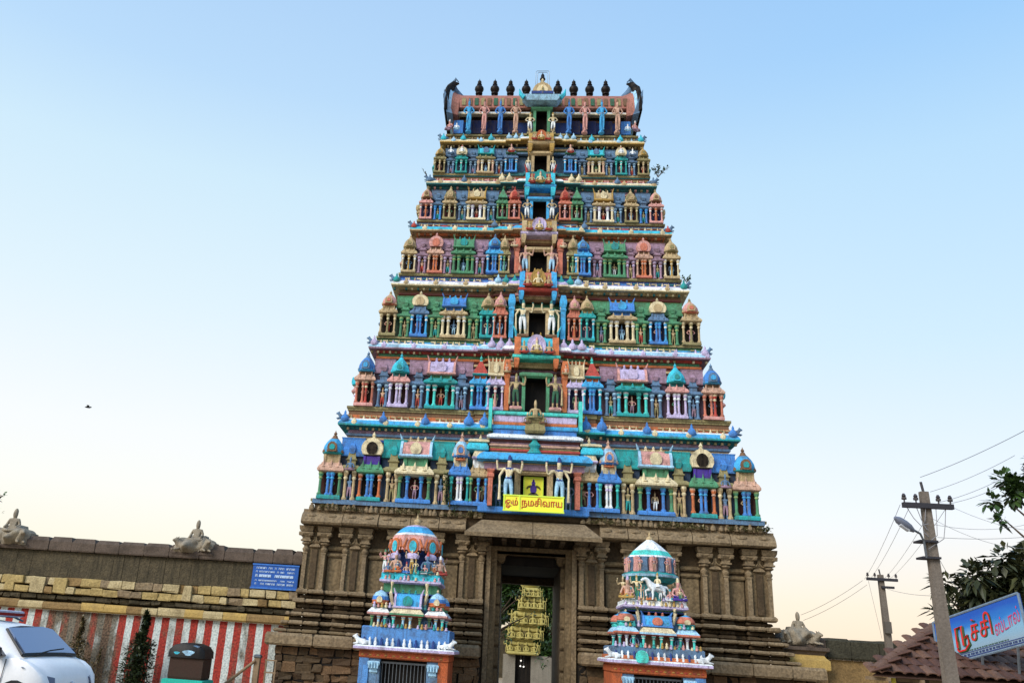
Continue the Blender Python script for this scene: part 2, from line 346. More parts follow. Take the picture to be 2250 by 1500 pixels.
for s in (-1, 1):
    for xc, wd, n_ in PIERS: pilaster_group(s*xc, wd, n_)
    for xc, wd in ((7.9, .56), (6.15, .66), (4.98, .46), (3.25, .66)):       # set back panels with a small ledge
        x0, x1 = s*xc-wd/2, s*xc+wd/2
        stone('recess_panel', G().box(x0, x1, WF-.06, WF+.03, 3.35, 4.62).rect(x0-.05, x1+.05, WF-.16, WF+.02, [(.05, 4.64), (0, 4.7), (0, 4.76), (.06, 4.8)]).rect(x0-.05, x1+.05, WF-.14, WF+.02, [(.05, 4.9), (0, 4.96), (0, 5.02), (.06, 5.08)]), STONE)

# ---- moulded courses of the plinth, one block after another
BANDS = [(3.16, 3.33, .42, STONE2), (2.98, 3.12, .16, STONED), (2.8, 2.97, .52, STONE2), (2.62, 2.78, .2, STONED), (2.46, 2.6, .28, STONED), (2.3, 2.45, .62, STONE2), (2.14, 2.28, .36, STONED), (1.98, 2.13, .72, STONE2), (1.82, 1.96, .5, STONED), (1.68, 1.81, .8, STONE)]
def course(z0, z1, out, mat, xa, xb, step, prof=True):
    cuts = sorted({xa, xb}|{v for c, w_, _ in PIERS for sx in (-1, 1) for v in (sx*c-w_/2-.12, sx*c+w_/2+.12) if xa < v < xb})
    for x, x2 in zip(cuts, cuts[1:]):
        m_ = (x+x2)/2; on = any(abs(abs(m_)-c) < w_/2+.1 for c, w_, _ in PIERS) or abs(m_) > 9.2
        if x2-x < .05: continue
        y0 = WF-out-(.2 if on else -.06)+random.uniform(-.03, .03); q = G(); h = z1-z0
        mid = x+(x2-x)*random.uniform(.4, .6)
        for a_, b_ in (((x, mid), (mid, x2)) if x2-x > .95 else ((x, x2),)):
            q = G().rect(a_+.006, b_-.006, y0+random.uniform(-.015, .015), WF+.05, [(.05, z0), (.0, z0+h*.3), (.0, z0+h*.7), (.04, z1)])
            q.v = [(a+random.uniform(-.012, .012), b, c+random.uniform(-.014, .014)) for a, b, c in q.v]
            stone('stone_block', q, random.choice((mat, mat, STONE2)) if mat is not STONED else mat)
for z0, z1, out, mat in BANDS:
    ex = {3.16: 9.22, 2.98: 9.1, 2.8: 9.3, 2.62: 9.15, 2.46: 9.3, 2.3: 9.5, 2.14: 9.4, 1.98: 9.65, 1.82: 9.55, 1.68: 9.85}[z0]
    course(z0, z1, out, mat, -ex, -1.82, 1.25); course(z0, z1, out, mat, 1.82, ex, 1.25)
def slab_run(xa, xb):
    x = xa
    while x < xb-.05:
        ln = min(random.uniform(1.1, 1.9), xb-x); ln = xb-x if xb-x-ln < .5 else ln
        q = G().rect(x+.01, x+ln-.01, -.75+random.uniform(-.05, .03), WF+.1, [(.06, 1.2), (0, 1.27), (0, 1.56), (.05, 1.66)])
        stone('ledge_slab', q, STONE2); x += ln
slab_run(-9.95, -1.84); slab_run(1.84, 10.5)
# rough stones of the lowest wall
for s in (-1, 1):
    x0, x1 = sorted((s*1.84, s*(9.6 if s < 0 else 10.2))); stone('wall_core', G().box(x0, x1, -.3, WF, GZ-.1, 1.19), DARK)
    z = GZ
    while z < 1.15:
        h = min(random.uniform(.18, .36), 1.19-z); h = 1.19-z if 1.19-z-h < .15 else h; x = x0
        while x < x1-.05:
            ln = min(random.uniform(.22, .75), x1-x); y = -.36+random.uniform(-.06, .05)
            q = G().rect(x+.012, x+ln-.012, y, y+.2, [(.03, z+.01), (0, z+.05), (0, z+h-.05), (.03, z+h-.01)]); q.v = [(a+random.uniform(-.04, .04), b+random.uniform(-.05, .04), c+random.uniform(-.05, .05)) for a, b, c in q.v]
            stone('rubble_stone', q, random.choice((RUB, RUB, STONED, RUBD))); x += ln
        z += h
# ---- heavy eave of the stone storey, in big blocks
def eave_block(xa, xb):
    pr = [(.95, 5.84), (.06, 5.86), (0, 5.93), (.03, 6.06), (.14, 6.24), (.34, 6.38), (.34, 6.45), (.95, 6.45)]
    j = random.uniform(-.04, .03); q = G().prism([(y+j, z+random.uniform(-.02, .02)) for y, z in pr], xa, xb, 'x')
    for k in range(2):                            # horseshoe bosses
        c = xa+(xb-xa)*(k+.5)/2; q.lathe([(.19, -.06), (.2, 0), (.12, .05), (.08, .02)], 9, (c, .12+j, 6.2), 0, (1, .45))
    stone('eave_stone', q, STONE2)
xs = [-9.3, -7.6, -6.15, -4.85, -3.7, -2.62]
for a, b in zip(xs, xs[1:]): eave_block(a+.015, b-.015); eave_block(-b+.015, -a-.015)
for s in (-1, 1):
    pr = [(s*(9.3-i), z) for i, z in [(.9, 5.84), (.06, 5.86), (0, 5.93), (.03, 6.06), (.14, 6.24), (.34, 6.38), (.34, 6.45), (.9, 6.45)]]
    for k in range(5): stone('eave_stone', G().prism(pr, .98+k*1.41, 2.37+k*1.41, 'y'), STONE2)
stone('tower_floor', G().box(-9.0, 9.0, .4, YB-.4, 5.9, 6.5), STONED)
q = G(); x = -8.95
while x < 8.95:
    if abs(x) > 1.9:
        h_ = random.uniform(.12, .3); q.lathe([(.1, 6.42), (.12, 6.47), (.09, 6.45+h_*.6), (.05, 6.45+h_*.7), (.07, 6.45+h_*.85), (0, 6.46+h_)], 6, (x, random.uniform(.16, .3), 0), 0, (1, .8), random.random()*3)
    x += random.uniform(.14, .34)
tag(ob('eave_frieze', q.mesh('eave_frieze', STONE2, 60), TW), kind='stuff')
# sloping porch slabs over the gate
for a, b in ((-1, 0), (0, 1)):
    xa, xb = 2.62*a, 2.62*b; ta, tb = 2.02*a, 2.02*b
    q = G().rings([[(xa+.01, -.95, 5.6), (xb-.01, -.95, 5.6), (xb-.01, .9, 5.8), (xa+.01, .9, 5.8)], [(xa+.01, -.98, 5.74), (xb-.01, -.98, 5.74), (xb-.01, .9, 5.9), (xa+.01, .9, 5.9)],
                   [(ta+.01, -.2, 6.32), (tb-.01, -.2, 6.32), (tb-.01, .9, 6.4), (ta+.01, .9, 6.4)]]); stone('porch_slab', q, STONE2)
for k in range(9): stone('porch_joist', G().box(-2.3+k*.56, -2.12+k*.56, -.75, .85, 5.5, 5.6), STONED)

# ---- painted storeys
TRIM = dict(blue='sky', sky='white', green='ltgreen', tan='cream', orange='peach', salmon='peach', slate='ltblue', lilac='white', cream='white', teal='aqua', cyan='white', aqua='white', pink='white', olive='cream', gold='cream', mauve='lilac', peach='cream', white='lilac')
def colmesh(h, r, c1, n=8):
    def mk():
        q = G(); q.lathe([(1.45, 0), (1.45, .07), (.95, .1), (.85, .14), (.78, .55), (.8, .7), (1.2, .73), (1.2, .77), (.85, .8), (1.35, .87), (1.5, .92), (1.5, 1)], n, ms=[0, 0, 0, 0, 0, 1, 1, 1, 0, 0, 1])
        q.v = [(x*r, y*r, z*h) for x, y, z in q.v]; return q.mesh('column', [P(c1), P(TRIM.get(c1, 'cream'))], 40)
    return cached(('col', round(h, 2), round(r, 3), c1), mk)
def domemesh(w, h, kind, c1, c2, c3):
    def mk():
        q = G()
        if kind == 'dome':
            q.lathe([(.5, 0), (.58, .06), (.5, .13), (.54, .26), (.51, .42), (.4, .62), (.25, .8), (.16, .88), (.1, 1.0)], 8, rot=R(22.5), ms=[1, 1, 0, 0, 0, 0, 2, 2])
            q.lathe([(.12, 1.0), (.05, 1.03), (.1, 1.1), (.03, 1.2), (.0, 1.3)], 6, ms=[2]*4)
            for k in range(8): q.lathe([(.09, -.02), (.1, .04), (.05, .14), (0, .2)], 5, (.5*math.cos(k*math.pi/4+.39), .5*math.sin(k*math.pi/4+.39), .1), 2)
            for f, y0, y1, mm in ((1, -.58, -.4, 2), (.55, -.62, -.55, 1)):   # horseshoe shell on the front of the dome
                q.rings([[(.26*f*math.cos(t), y, .3+.3*f*max(math.sin(t), -.7)) for t in [R(a) for a in range(0, 360, 36)]] for y in (y0, y1)], mm)
        elif kind == 'pyr':
            q.lathe([(.66, 0), (.72, .05), (.66, .1), (.5, .35), (.3, .62), (.12, .9), (.09, 1)], 4, rot=R(45), ms=[1, 1, 0, 0, 0, 2]); q.lathe([(.12, 1.0), (.05, 1.03), (.1, 1.1), (.03, 1.2), (.0, 1.3)], 6, ms=[2]*4)
        elif kind == 'horse':                     # horseshoe gable: thick arch with a dark niche
            q.rings([[(.44*math.cos(t)*1.05, -.2*d, .38+.55*max(math.sin(t), -.55)) for t in [R(a) for a in range(-35, 216, 25)]] for d in (1, 0, -1.2)], 0)
            q.rings([[(.24*math.cos(t), -.24, .38+.34*max(math.sin(t), -1)) for t in [R(a) for a in range(-60, 241, 30)]], [(.22*math.cos(t), -.15, .38+.32*max(math.sin(t), -1)) for t in [R(a) for a in range(-60, 241, 30)]]], 1)
            q.lathe([(.08, .9), (.1, .98), (.05, 1.02), (.09, 1.1), (.0, 1.3)], 6, ms=[0]*4)
        return q
    q = mk(); q.v = [(x*w, y*w, z*h) for x, y, z in q.v]
    return cached(('dome', round(w, 2), round(h, 2), kind, c1, c2, c3), lambda: q.mesh('roof', [P(c1), P(c2), P(c3)], 35))
def barrelmesh(w, d, h, c1, c2, c3):
    def mk():
        q = G(); sec = [(math.cos(t), math.sin(t)) for t in [R(a) for a in range(0, 181, 20)]]
        q.rings([[(x, d*.48*a, h*(.12+.78*b)) for a, b in sec] for x in (-w*.42, w*.42)], 0)
        q.rect(-w*.5, w*.5, -d*.55, d*.55, [(.03*w, 0), (0, .05*h), (.02*w, .14*h)], 1)
        for s in (-1, 1):                         # end gables sweeping up into horns
            q.rings([[(s*w*x, d*.52*a, h*(.1+.86*b)) for a, b in sec] for x in (.4, .47)], 1)
            q.tube([(s*w*.44, -d*.1, h*.75), (s*w*.47, -d*.2, h*1.0), (s*w*.52, -d*.26, h*1.2)], [.05*w, .035*w, .012*w], 5, 1)
        for k in (-1, 0, 1): q.lathe([(.05, .88), (.07, .94), (.03, 1.0), (.05, 1.06), (.0, 1.16)], 6, (k*w*.22, 0, 0), 2) if False else q.lathe([(.045*w, h*.88), (.06*w, h*.95), (.025*w, h*1.0), (.045*w, h*1.06), (.0, h*1.17)], 6, (k*w*.22, 0, 0), 2)
        # front medallion
        q.rings([[(.17*w*math.cos(t), -d*.5-.02*y, h*.42+.34*h*max(math.sin(t), -.75)) for t in [R(a) for a in range(0, 360, 30)]] for y in (0, 1.5)], 2)
        return q.mesh('roof', [P(c1), P(c2), P(c3)], 35)
    return cached(('barrel', round(w, 2), round(d, 2), round(h, 2), c1, c2, c3), mk)
def boxmesh(name, x0, x1, y0, y1, prof, c):
    return cached((name, round(x0, 3), round(x1, 3), round(y0, 3), round(y1, 3), tuple((round(a, 3), round(b, 3)) for a, b in prof), c), lambda: G().rect(x0, x1, y0, y1, prof).mesh(name, P(c)))
def pavilion(loc, w, T, kind, cols, cor, roof, back='navy', rz=0, fr=(.48, .62, .68), neck='tan', base='teal'):
    """a miniature shrine: plinth, columns, cornice, neck and roof"""
    pv = ob('pavilion', None, TW, loc, rz+random.uniform(-.035, .035), (random.uniform(.96, 1.03), 1, random.uniform(.965, 1.02))); d = w*.62
    fc, fk, fn = (f*T for f in fr); pb = .06*T
    ob('plinth', boxmesh('plinth', -w*.5, w*.5, -.02, d, [(0, 0), (0, pb*.6), (.03, pb)], base), pv)
    back = {'maroon': 'dmaroon', 'navy': 'dnavy', 'dteal': 'dslate', 'dgreen': 'ddgreen'}.get(back, back)  # recess walls painted darker to carry the shade between columns
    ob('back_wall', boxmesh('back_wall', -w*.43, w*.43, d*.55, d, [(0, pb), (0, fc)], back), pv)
    n = len(cols); r = min(.062*w*(1.15 if n < 5 else .85), .075)
    for i, c in enumerate(cols):
        f = (i/(n-1)-.5)*.82 if n > 1 else 0
        if n == 4 and kind != 'barrel': f = (-.41, -.085, .085, .41)[i]
        if n == 4 and kind == 'barrel': f = (-.42, -.2, .2, .42)[i]
        ob('column', colmesh(fc-pb, r, c), pv, (f*w, .1*w, pb))
    h = fk-fc
    def mk():
        q = G(); q.rect(-w*.56, w*.56, -.1*w, d, [(.1*w, 0), (0, .12*h), (-.01*w, .3*h), (.05*w, .62*h), (.13*w, .85*h), (.14*w, h)])
        for k in range(-1, 2):
            q.lathe([(.07*w, -.02), (.07*w, .0), (.04*w, .02)], 7, (k*w*.3, -.08*w, h*.55), 0, (1, .5))
            q.lathe([(.05*w, h*.5), (.06*w, h*.8), (.03*w, h*1.1), (0, h*1.45)], 6, (k*w*.33, -.0*w, 0), 0)
        return q.mesh('cornice', P(cor), 35)
    ob('cornice', cached(('pcor', round(w, 2), round(T, 2), cor), mk), pv, (0, 0, fc))
    ob('neck', boxmesh('neck', -w*.33, w*.33, .08*w, d, [(0, fk), (0, fn)], neck), pv)
    for sx in (-1, 1): ob('neck_post', boxmesh('neck_post', -w*.05, w*.05, -.02*w, .06*w, [(0, 0), (0, fn-fk)], neck), pv, (sx*w*.3, .06*w, fk))
    if w > .45:
        a, b, c = random.choice((('tan', 'white', 'brown'), ('slate', 'ltblue', 'slate'), ('peach', 'red', 'gold'), ('green', 'cream', 'olive'), ('pink', 'mauve', 'cream')))
        ob('niche_figure', figure('stand', a, b, c, random.choice(('hip', 'down'))), pv, (0, .24*w, pb), 0, (fc-pb)*.46)
    hr = T-fn
    if kind == 'barrel': ob('roof', barrelmesh(w*.98, d*1.05, hr, *roof), pv, (0, d*.45, fn))
    else: ob('roof', domemesh(w*.84 if kind != 'horse' else w*1.02, hr, kind, *roof), pv, (0, d*.45 if kind != 'horse' else d*.3, fn))
    return pv
def niche(loc, w, T, col, panel, cor, rz=0, fr=(.46, .55, .62), back='navy'):
    """a narrow set back bay between two pavilions"""
    pv = ob('wall_bay', None, TW, loc, rz); fc, fk, fn = (f*T for f in fr)
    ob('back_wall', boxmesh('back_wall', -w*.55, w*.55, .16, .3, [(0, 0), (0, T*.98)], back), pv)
    for sx in (-1, 1): ob('column', colmesh(fc, w*.085, col), pv, (sx*w*.2, .02, 0))
    if w > .5: ob('niche_figure', figure('stand', *random.choice((('slate', 'mauve', 'slate'), ('tan', 'olive', 'brown'), ('peach', 'red', 'gold'), ('olive', 'teal', 'tan'))), random.choice(('hip', 'down'))), pv, (0, .08, 0), 0, fc*.46)
    ob('cornice', boxmesh('cornice', -w*.46, w*.46, -.12, .3, [(.08*w, fc), (0, fc+.02*T), (.0, fc+.05*T), (.12*w, fk)], cor), pv)
    ob('pier', boxmesh('pier', -w*.2, w*.2, .0, .3, [(0, fk), (0, fn), (-.05, fn+.03), (-.06, fn+.06), (.0, fn+.1), (0.04, T*.76), (.06, T*.8), (.1, T*.86)], cor), pv)
    ob('panel', boxmesh('panel', -w*.58, w*.58, .04, .3, [(.02, T*.7), (0, T*.72), (0, T*.82), (.03, T*.84), (.03, T*.97), (0, T)], panel), pv)
    ob('bracket', boxmesh('bracket', -w*.12, w*.12, -.03, .2, [(.02, T*.74), (-.03, T*.82), (.05, T*.9)], panel), pv)
    return pv

def entablature(k, c_top, c_mid, c_edge, bands, strips, half=None, fwd=0, depth=None, label=None):
    """curved cornice over a stack of painted bands; tip at HT[k]"""
    W, Dp, z = HW[k], HD[k], HT[k]; s = W/9.3*.35+.65
    x0, x1, y0, y1 = (-W, W, Dp, YB-Dp) if half is None else (-half, half, Dp-fwd, Dp+depth)
    if half is None: x0 -= .0
    zt = FEET[k] if k < 7 else z+.7
    q = G().rect(x0, x1, y0, y1, [(.36, z+.02), (.05, z-.01), (0, z+.0), (-.01, z+.07*s), (.03, z+.17*s), (.1, z+.27*s), (.2, z+.36*s), (.24, z+.36*s)], ms=[2, 2, 2, 1, 1, 0, 0])
    ob('cornice', q.mesh('cornice', [P(c_top), P(c_mid), P(c_edge)], 50), TW)
    zz = z+.36*s; hh = (zt-zz)/len(strips)
    for i, c in enumerate(strips):
        ins = .3+.05*(i % 2); ob('string_course', G().rect(x0, x1, y0, y1, [(ins, zz+i*hh), (ins, zz+(i+1)*hh-.002)]).mesh('string_course', P(c)), TW)
    zb = z+.015
    for i, c in enumerate(bands):
        hb = (.13, .17, .12, .15)[i % 4]*s; ins = (.3, .4, .33, .405)[i % 4]
        ob('frieze_band', G().rect(x0, x1, y0, y1, [(ins+.03, zb-hb), (ins, zb-hb*.8), (ins, zb-.002)]).mesh('frieze_band', P(c)), TW); zb -= hb

ENT = {1: ('white', 'sky', 'teal', ['dteal', 'mauve', 'slate', 'tan', 'navy', 'orange', 'teal', 'green'], ['orange', 'brown', 'olive']),
       2: ('white', 'ltblue', 'mauve', ['red', 'green', 'orange', 'maroon', 'tan', 'mauve', 'maroon', 'lilac'], ['sky', 'green', 'dgreen']),
       3: ('lilac', 'white', 'cream', ['tan', 'brown', 'maroon', 'gold', 'brown', 'dgreen', 'green'], ['blue', 'navy', 'olive']),
       4: ('sky', 'cyan', 'tan', ['orange', 'brown', 'tan', 'maroon', 'brown', 'mauve'], ['red', 'slate', 'brown']),
       5: ('white', 'cream', 'dteal', ['dteal', 'mauve', 'pink', 'maroon', 'mauve', 'slate'], ['red', 'brown', 'dteal']),
       6: ('white', 'cream', 'gold', ['dark', 'slate', 'tan', 'dgreen', 'slate'], ['green', 'brown', 'olive'])}
for k, (a, b, c, bands, strips) in ENT.items():
    entablature(k, a, b, c, bands, strips)
    entablature(k, a, b, c, bands[:5], strips, half=HW[k]*.345, fwd=.16, depth=1.2)
    if k > 1: entablature(k, b, a, c, ['tan', 'cream', 'pink', 'tan'], strips, half=HW[k]*.2, fwd=.3, depth=1.3)

def ornament_rows(k, c1, c2, c3):
    W, Dp, z = HW[k], HD[k], HT[k]; s = W/9.3*.35+.65; q = G()
    def runs():
        bay, mid = W*.345, W*.2
        for a, b, y in ((-W, -bay, Dp), (bay, W, Dp), (-bay, -mid if k > 1 else 0, Dp-.16), (mid if k > 1 else 0, bay, Dp-.16)): yield a, b, y
    for a, b, y in runs():
        n = max(2, int((b-a)/.27))
        for i in range(n):
            x = a+(b-a)*(i+.5)/n; j = random.uniform(-.015, .015)
            if i % 5 == 2: q.lathe([(.1, -.08), (.13, -.02), (.13, .05), (.06, .12), (.03, .2)], 7, (x, y+.03, z+.14*s+j), 0, (1, .5))    # shells on the cornice
            if random.random() < .12: continue
            q.box(x-.045, x+.045, y+.2, y+.36, z-.15*s, z-.05*s, 1 if i % 2 else 2)                                    # dentils in its shade
            q.lathe([(.05, -.0), (.065, .04), (.03, .09), (.04, .12), (0, .17)], 5, (x+.1, y+.24, z+.36*s), 1 if i % 3 else 0)   # buds on the top
            q.box(x-.1, x+.06, y+.25, y+.36, z+.46*s, z+.52*s, 2 if i % 2 else 1)
    for sx in (-1, 1):
        n = int((YB-2*Dp)/.4)
        for i in range(n): q.lathe([(.07, -.02), (.075, .0), (.04, .03)], 6, (sx*(W-.015), Dp+(YB-2*Dp)*(i+.5)/n, z+.12*s), 0, (.5, 1))
    tag(ob('cornice_ornament', q.mesh('cornice_ornament', [P(c1), P(c2), P(c3)]), TW), kind='stuff')
for k, c in {1: ('cream', 'tan', 'olive'), 2: ('lilac', 'cream', 'olive'), 3: ('tan', 'cream', 'dteal'), 4: ('cream', 'tan', 'brown'), 5: ('tan', 'pink', 'olive'), 6: ('ltblue', 'tan', 'olive')}.items(): ornament_rows(k, *c)
COREC = ['dteal', 'mauve', 'dgreen', 'mauve', 'slate', 'slate', 'navy']
for i in range(7):
    a, b = HW[i+1], HD[i+1]; off = .42
    zt = HT[i+1]
    q = G().rect(-a+off, a-off, b+off, YB-b-off, [(0, FEET[i]-.3), (0, zt)]); ob('storey_wall', q.mesh('storey_wall', P(COREC[i])), TW)
    a, b = HW[i], HD[i]; ob('storey_floor', G().rect(-a+.26, a-.26, b+.26, YB-b-.26, [(0, FEET[i]-.1), (0, FEET[i]-.003)]).mesh('storey_floor', P('olive')), TW)
# first storey stands on a blue plinth over the stone eave
ob('string_course', G().rect(-8.95, 8.95, .2, YB-.2, [(.1, 6.46), (.1, 6.66), (0, 6.7), (0, 6.885)], ms=[0, 0, 1]).mesh('string_course', [STONED, P('slate')]), TW)
ob('string_course', G().rect(-2.2, 2.2, .0, 1.2, [(.03, 6.66), (0, 6.7), (0, 6.9)]).mesh('string_course', P('blue')), TW)

# storey tables: (x, kind, width factor, column colours, cornice, roof colours)
T_ = 'three'
ST = [
 dict(T=2.75, fr=(.41, .56, .69), u=[
  (8.32, 'dome', .098, ('green', 'blue', 'blue', 'green'), 'peach', ('sky', 'teal', 'brown'), 'tan', 'maroon', 'teal'),
  (7.51, 'n', .06, 'tan', 'blue', 'olive'),
  (6.67, 'horse', .1, ('orange', 'blue', 'blue', 'orange'), 'green', ('cream', 'dark', 'cream'), 'violet', 'dark', 'teal'),
  (5.75, 'n', .06, 'tan', 'teal', 'olive'),
  (4.84, 'barrel', .145, ('green', 'blue', 'blue', 'green'), 'cream', ('pink', 'ltblue', 'cream'), 'green', 'maroon', 'blue'),
  (3.75, 'n', .06, 'tan', 'teal', 'olive'),
  (2.98, 'dome', .085, ('teal', 'white', 'white', 'teal'), 'blue', ('ltblue', 'blue', 'peach'), 'cream', 'dark', 'blue'),
  (2.21, 'pyr', .078, ('green', 'blue', 'blue'), 'tan', ('cream', 'lilac', 'cream'), 'white', 'maroon', 'blue')]),
 dict(T=2.3, fr=(.47, .6, .66), u=[
  (7.36, 'dome', .098, ('salmon', 'salmon', 'red', 'salmon'), 'peach', ('blue', 'sky', 'slate'), 'brown', 'dark', 'pink'),
  (6.57, 'n', .062, 'slate', 'mauve', 'slate'),
  (5.88, 'dome', .1, ('lilac', 'lilac', 'lilac', 'lilac'), 'pink', ('cyan', 'teal', 'cyan'), 'dteal', 'maroon', 'lilac'),
  (5.04, 'n', .062, 'slate', 'mauve', 'slate'),
  (4.06, 'barrel', .15, ('cyan', 'aqua', 'teal', 'aqua'), 'teal', ('lilac', 'pink', 'lilac'), 'green', 'maroon', 'teal'),
  (3.16, 'n', .062, 'slate', 'mauve', 'slate'),
  (2.37, 'pyr', .092, ('cyan', 'blue', 'blue', 'cyan'), 'sky', ('red', 'teal', 'aqua'), 'orange', 'navy', 'blue'),
  (1.7, 'barrel', .085, ('lilac', 'pink', 'lilac'), 'lilac', ('tan', 'cream', 'cream'), 'olive', 'navy', 'lilac')]),
 dict(T=2.1, fr=(.5, .63, .7), u=[
  (6.7, 'dome', .1, ('tan', 'olive', 'tan'), 'tan', ('pink', 'salmon', 'tan'), 'tan', 'dark', 'olive'),
  (5.94, 'n', .066, 'green', 'green', 'green'),
  (5.28, 'horse', .1, ('sky', 'blue', 'blue', 'sky'), 'slate', ('cream', 'tan', 'cream'), 'slate', 'navy', 'blue'),
  (4.54, 'n', .066, 'green', 'green', 'green'),
  (3.73, 'barrel', .148, ('cream', 'cream', 'cream', 'cream'), 'tan', ('blue', 'blue', 'sky'), 'blue', 'dark', 'tan'),
  (2.83, 'n', .066, 'green', 'green', 'green'),
  (2.19, 'dome', .088, ('teal', 'teal', 'cyan'), 'teal', ('tan', 'olive', 'tan'), 'olive', 'dteal', 'teal'),
  (1.64, 'dome', .078, ('salmon', 'orange', 'salmon'), 'salmon', ('pink', 'tan', 'pink'), 'salmon', 'maroon', 'salmon')]),
 dict(T=1.92, fr=(.48, .62, .67), u=[
  (6.03, 'dome', .098, ('cream', 'gold', 'cream'), 'tan', ('tan', 'olive', 'tan'), 'tan', 'dark', 'tan'),
  (5.41, 'n', .064, 'mauve', 'mauve', 'mauve'),
  (4.79, 'horse', .1, ('peach', 'orange', 'orange', 'peach'), 'peach', ('pink', 'salmon', 'pink'), 'brown', 'maroon', 'salmon'),
  (4.2, 'n', .064, 'mauve', 'mauve', 'mauve'),
  (3.48, 'barrel', .148, ('green', 'green', 'green', 'green'), 'green', ('green', 'green', 'teal'), 'green', 'dgreen', 'green'),
  (2.7, 'n', .064, 'mauve', 'mauve', 'mauve'),
  (2.03, 'dome', .1, ('sky', 'blue', 'blue', 'sky'), 'sky', ('sky', 'blue', 'slate'), 'blue', 'navy', 'blue'),
  (1.57, 'dome', .075, ('gold', 'green', 'tan'), 'olive', ('tan', 'olive', 'tan'), 'tan', 'dgreen', 'olive')]),
 dict(T=1.74, fr=(.47, .6, .64), u=[
  (5.46, 'dome', .098, ('pink', 'orange', 'pink'), 'pink', ('pink', 'brown', 'tan'), 'brown', 'navy', 'pink'),
  (4.89, 'n', .066, 'blue', 'slate', 'slate'),
  (4.31, 'dome', .1, ('olive', 'tan', 'olive'), 'tan', ('olive', 'tan', 'tan'), 'olive', 'maroon', 'olive'),
  (3.7, 'n', .066, 'slate', 'slate', 'slate'),
  (3.02, 'barrel', .148, ('cream', 'white', 'white', 'cream'), 'tan', ('tan', 'gold', 'cream'), 'gold', 'navy', 'cream'),
  (2.31, 'n', .066, 'slate', 'slate', 'slate'),
  (1.76, 'pyr', .085, ('green', 'green', 'green'), 'green', ('green', 'dgreen', 'green'), 'green', 'maroon', 'green'),
  (1.2, 'dome', .09, ('salmon', 'pink', 'salmon'), 'salmon', ('salmon', 'red', 'red'), 'salmon', 'maroon', 'salmon')]),
 dict(T=1.54, fr=(.48, .62, .66), u=[
  (4.98, 'dome', .098, ('olive', 'tan', 'olive'), 'olive', ('tan', 'olive', 'gold'), 'olive', 'dark', 'olive'),
  (4.43, 'n', .066, 'slate', 'slate', 'slate'),
  (3.91, 'horse', .1, ('teal', 'aqua', 'teal'), 'teal', ('cream', 'white', 'red'), 'teal', 'dteal', 'teal'),
  (3.33, 'n', .066, 'slate', 'slate', 'slate'),
  (2.7, 'barrel', .148, ('peach', 'cream', 'cream', 'peach'), 'olive', ('cyan', 'teal', 'slate'), 'teal', 'maroon', 'tan'),
  (2.03, 'n', .066, 'slate', 'slate', 'slate'),
  (1.45, 'pyr', .11, ('sky', 'blue', 'blue', 'sky'), 'slate', ('slate', 'green', 'peach'), 'slate', 'navy', 'blue')]),
]
for i, t in enumerate(ST):
    for x, kind, wf, *c in t['u']:
        wd = wf*HW[i]*1.06
        for s in (-1, 1):
            fw = .12 if x < HW[i]*.345 else 0
            if kind == 'n': niche((s*x, HD[i]+.27-fw, FEET[i]), wd*1.5, t['T']*.95, c[0], c[1], c[2], back={'dteal': 'dslate', 'mauve': 'dmauve', 'dgreen': 'ddgreen', 'slate': 'dslate', 'navy': 'dnavy'}[COREC[i]])  # bay backs take the darkened paint, recess shade put into the colour
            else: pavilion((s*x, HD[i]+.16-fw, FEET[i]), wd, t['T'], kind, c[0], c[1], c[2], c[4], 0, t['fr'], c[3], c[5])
    # the short sides of the tower carry the same pavilions
    for s in (-1, 1):
        for u_, yy in ((t['u'][2], .3), (t['u'][4], .5), (t['u'][2], .7)):
            x, kind, wf, *c = u_; y = HD[i]+(YB-2*HD[i])*yy
            pavilion((s*(HW[i]-.16), y, FEET[i]), wf*HW[i]*1.06, t['T'], kind, c[0], c[1], c[2], c[4], s*math.pi/2, t['fr'], c[3], c[5])

# central doors, their frames, guardians and gables
DOORS = [(.5, 1.3, 'tan', 'white', 'white'), (.41, 1.45, 'green', 'dgreen', 'cream'), (.34, 1.22, 'tan', 'dark', 'white'), (.36, 1.1, 'tan', 'white', 'pink'), (.29, .95, 'sky', 'white', 'tan'), (.28, .92, 'tan', 'white', 'white'), (.25, 1.25, 'green', 'white', 'tan')]
def doorway(i):
    hw, h, fc, _, _ = DOORS[i]; z, y = FEET[i], HD[i]+.5
    dr = ob('doorway', None, TW, (0, y, z))
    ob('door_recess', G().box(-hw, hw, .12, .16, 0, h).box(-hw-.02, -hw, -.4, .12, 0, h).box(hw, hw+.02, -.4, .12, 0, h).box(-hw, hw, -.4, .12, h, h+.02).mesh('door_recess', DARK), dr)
    for s in (-1, 1): ob('door_jamb', G().rect(s*(hw+.1)-.07, s*(hw+.1)+.07, -.46, .2, [(0, 0), (0, h+.02)]).mesh('door_jamb', P(fc)), dr)
    ob('door_lintel', G().rect(-hw-.3, hw+.3, -.55, .2, [(.1, h+.02), (0, h+.1), (0, h+.2), (.12, h+.28)]).mesh('door_lintel', P(fc)), dr)
for i in range(7): doorway(i)
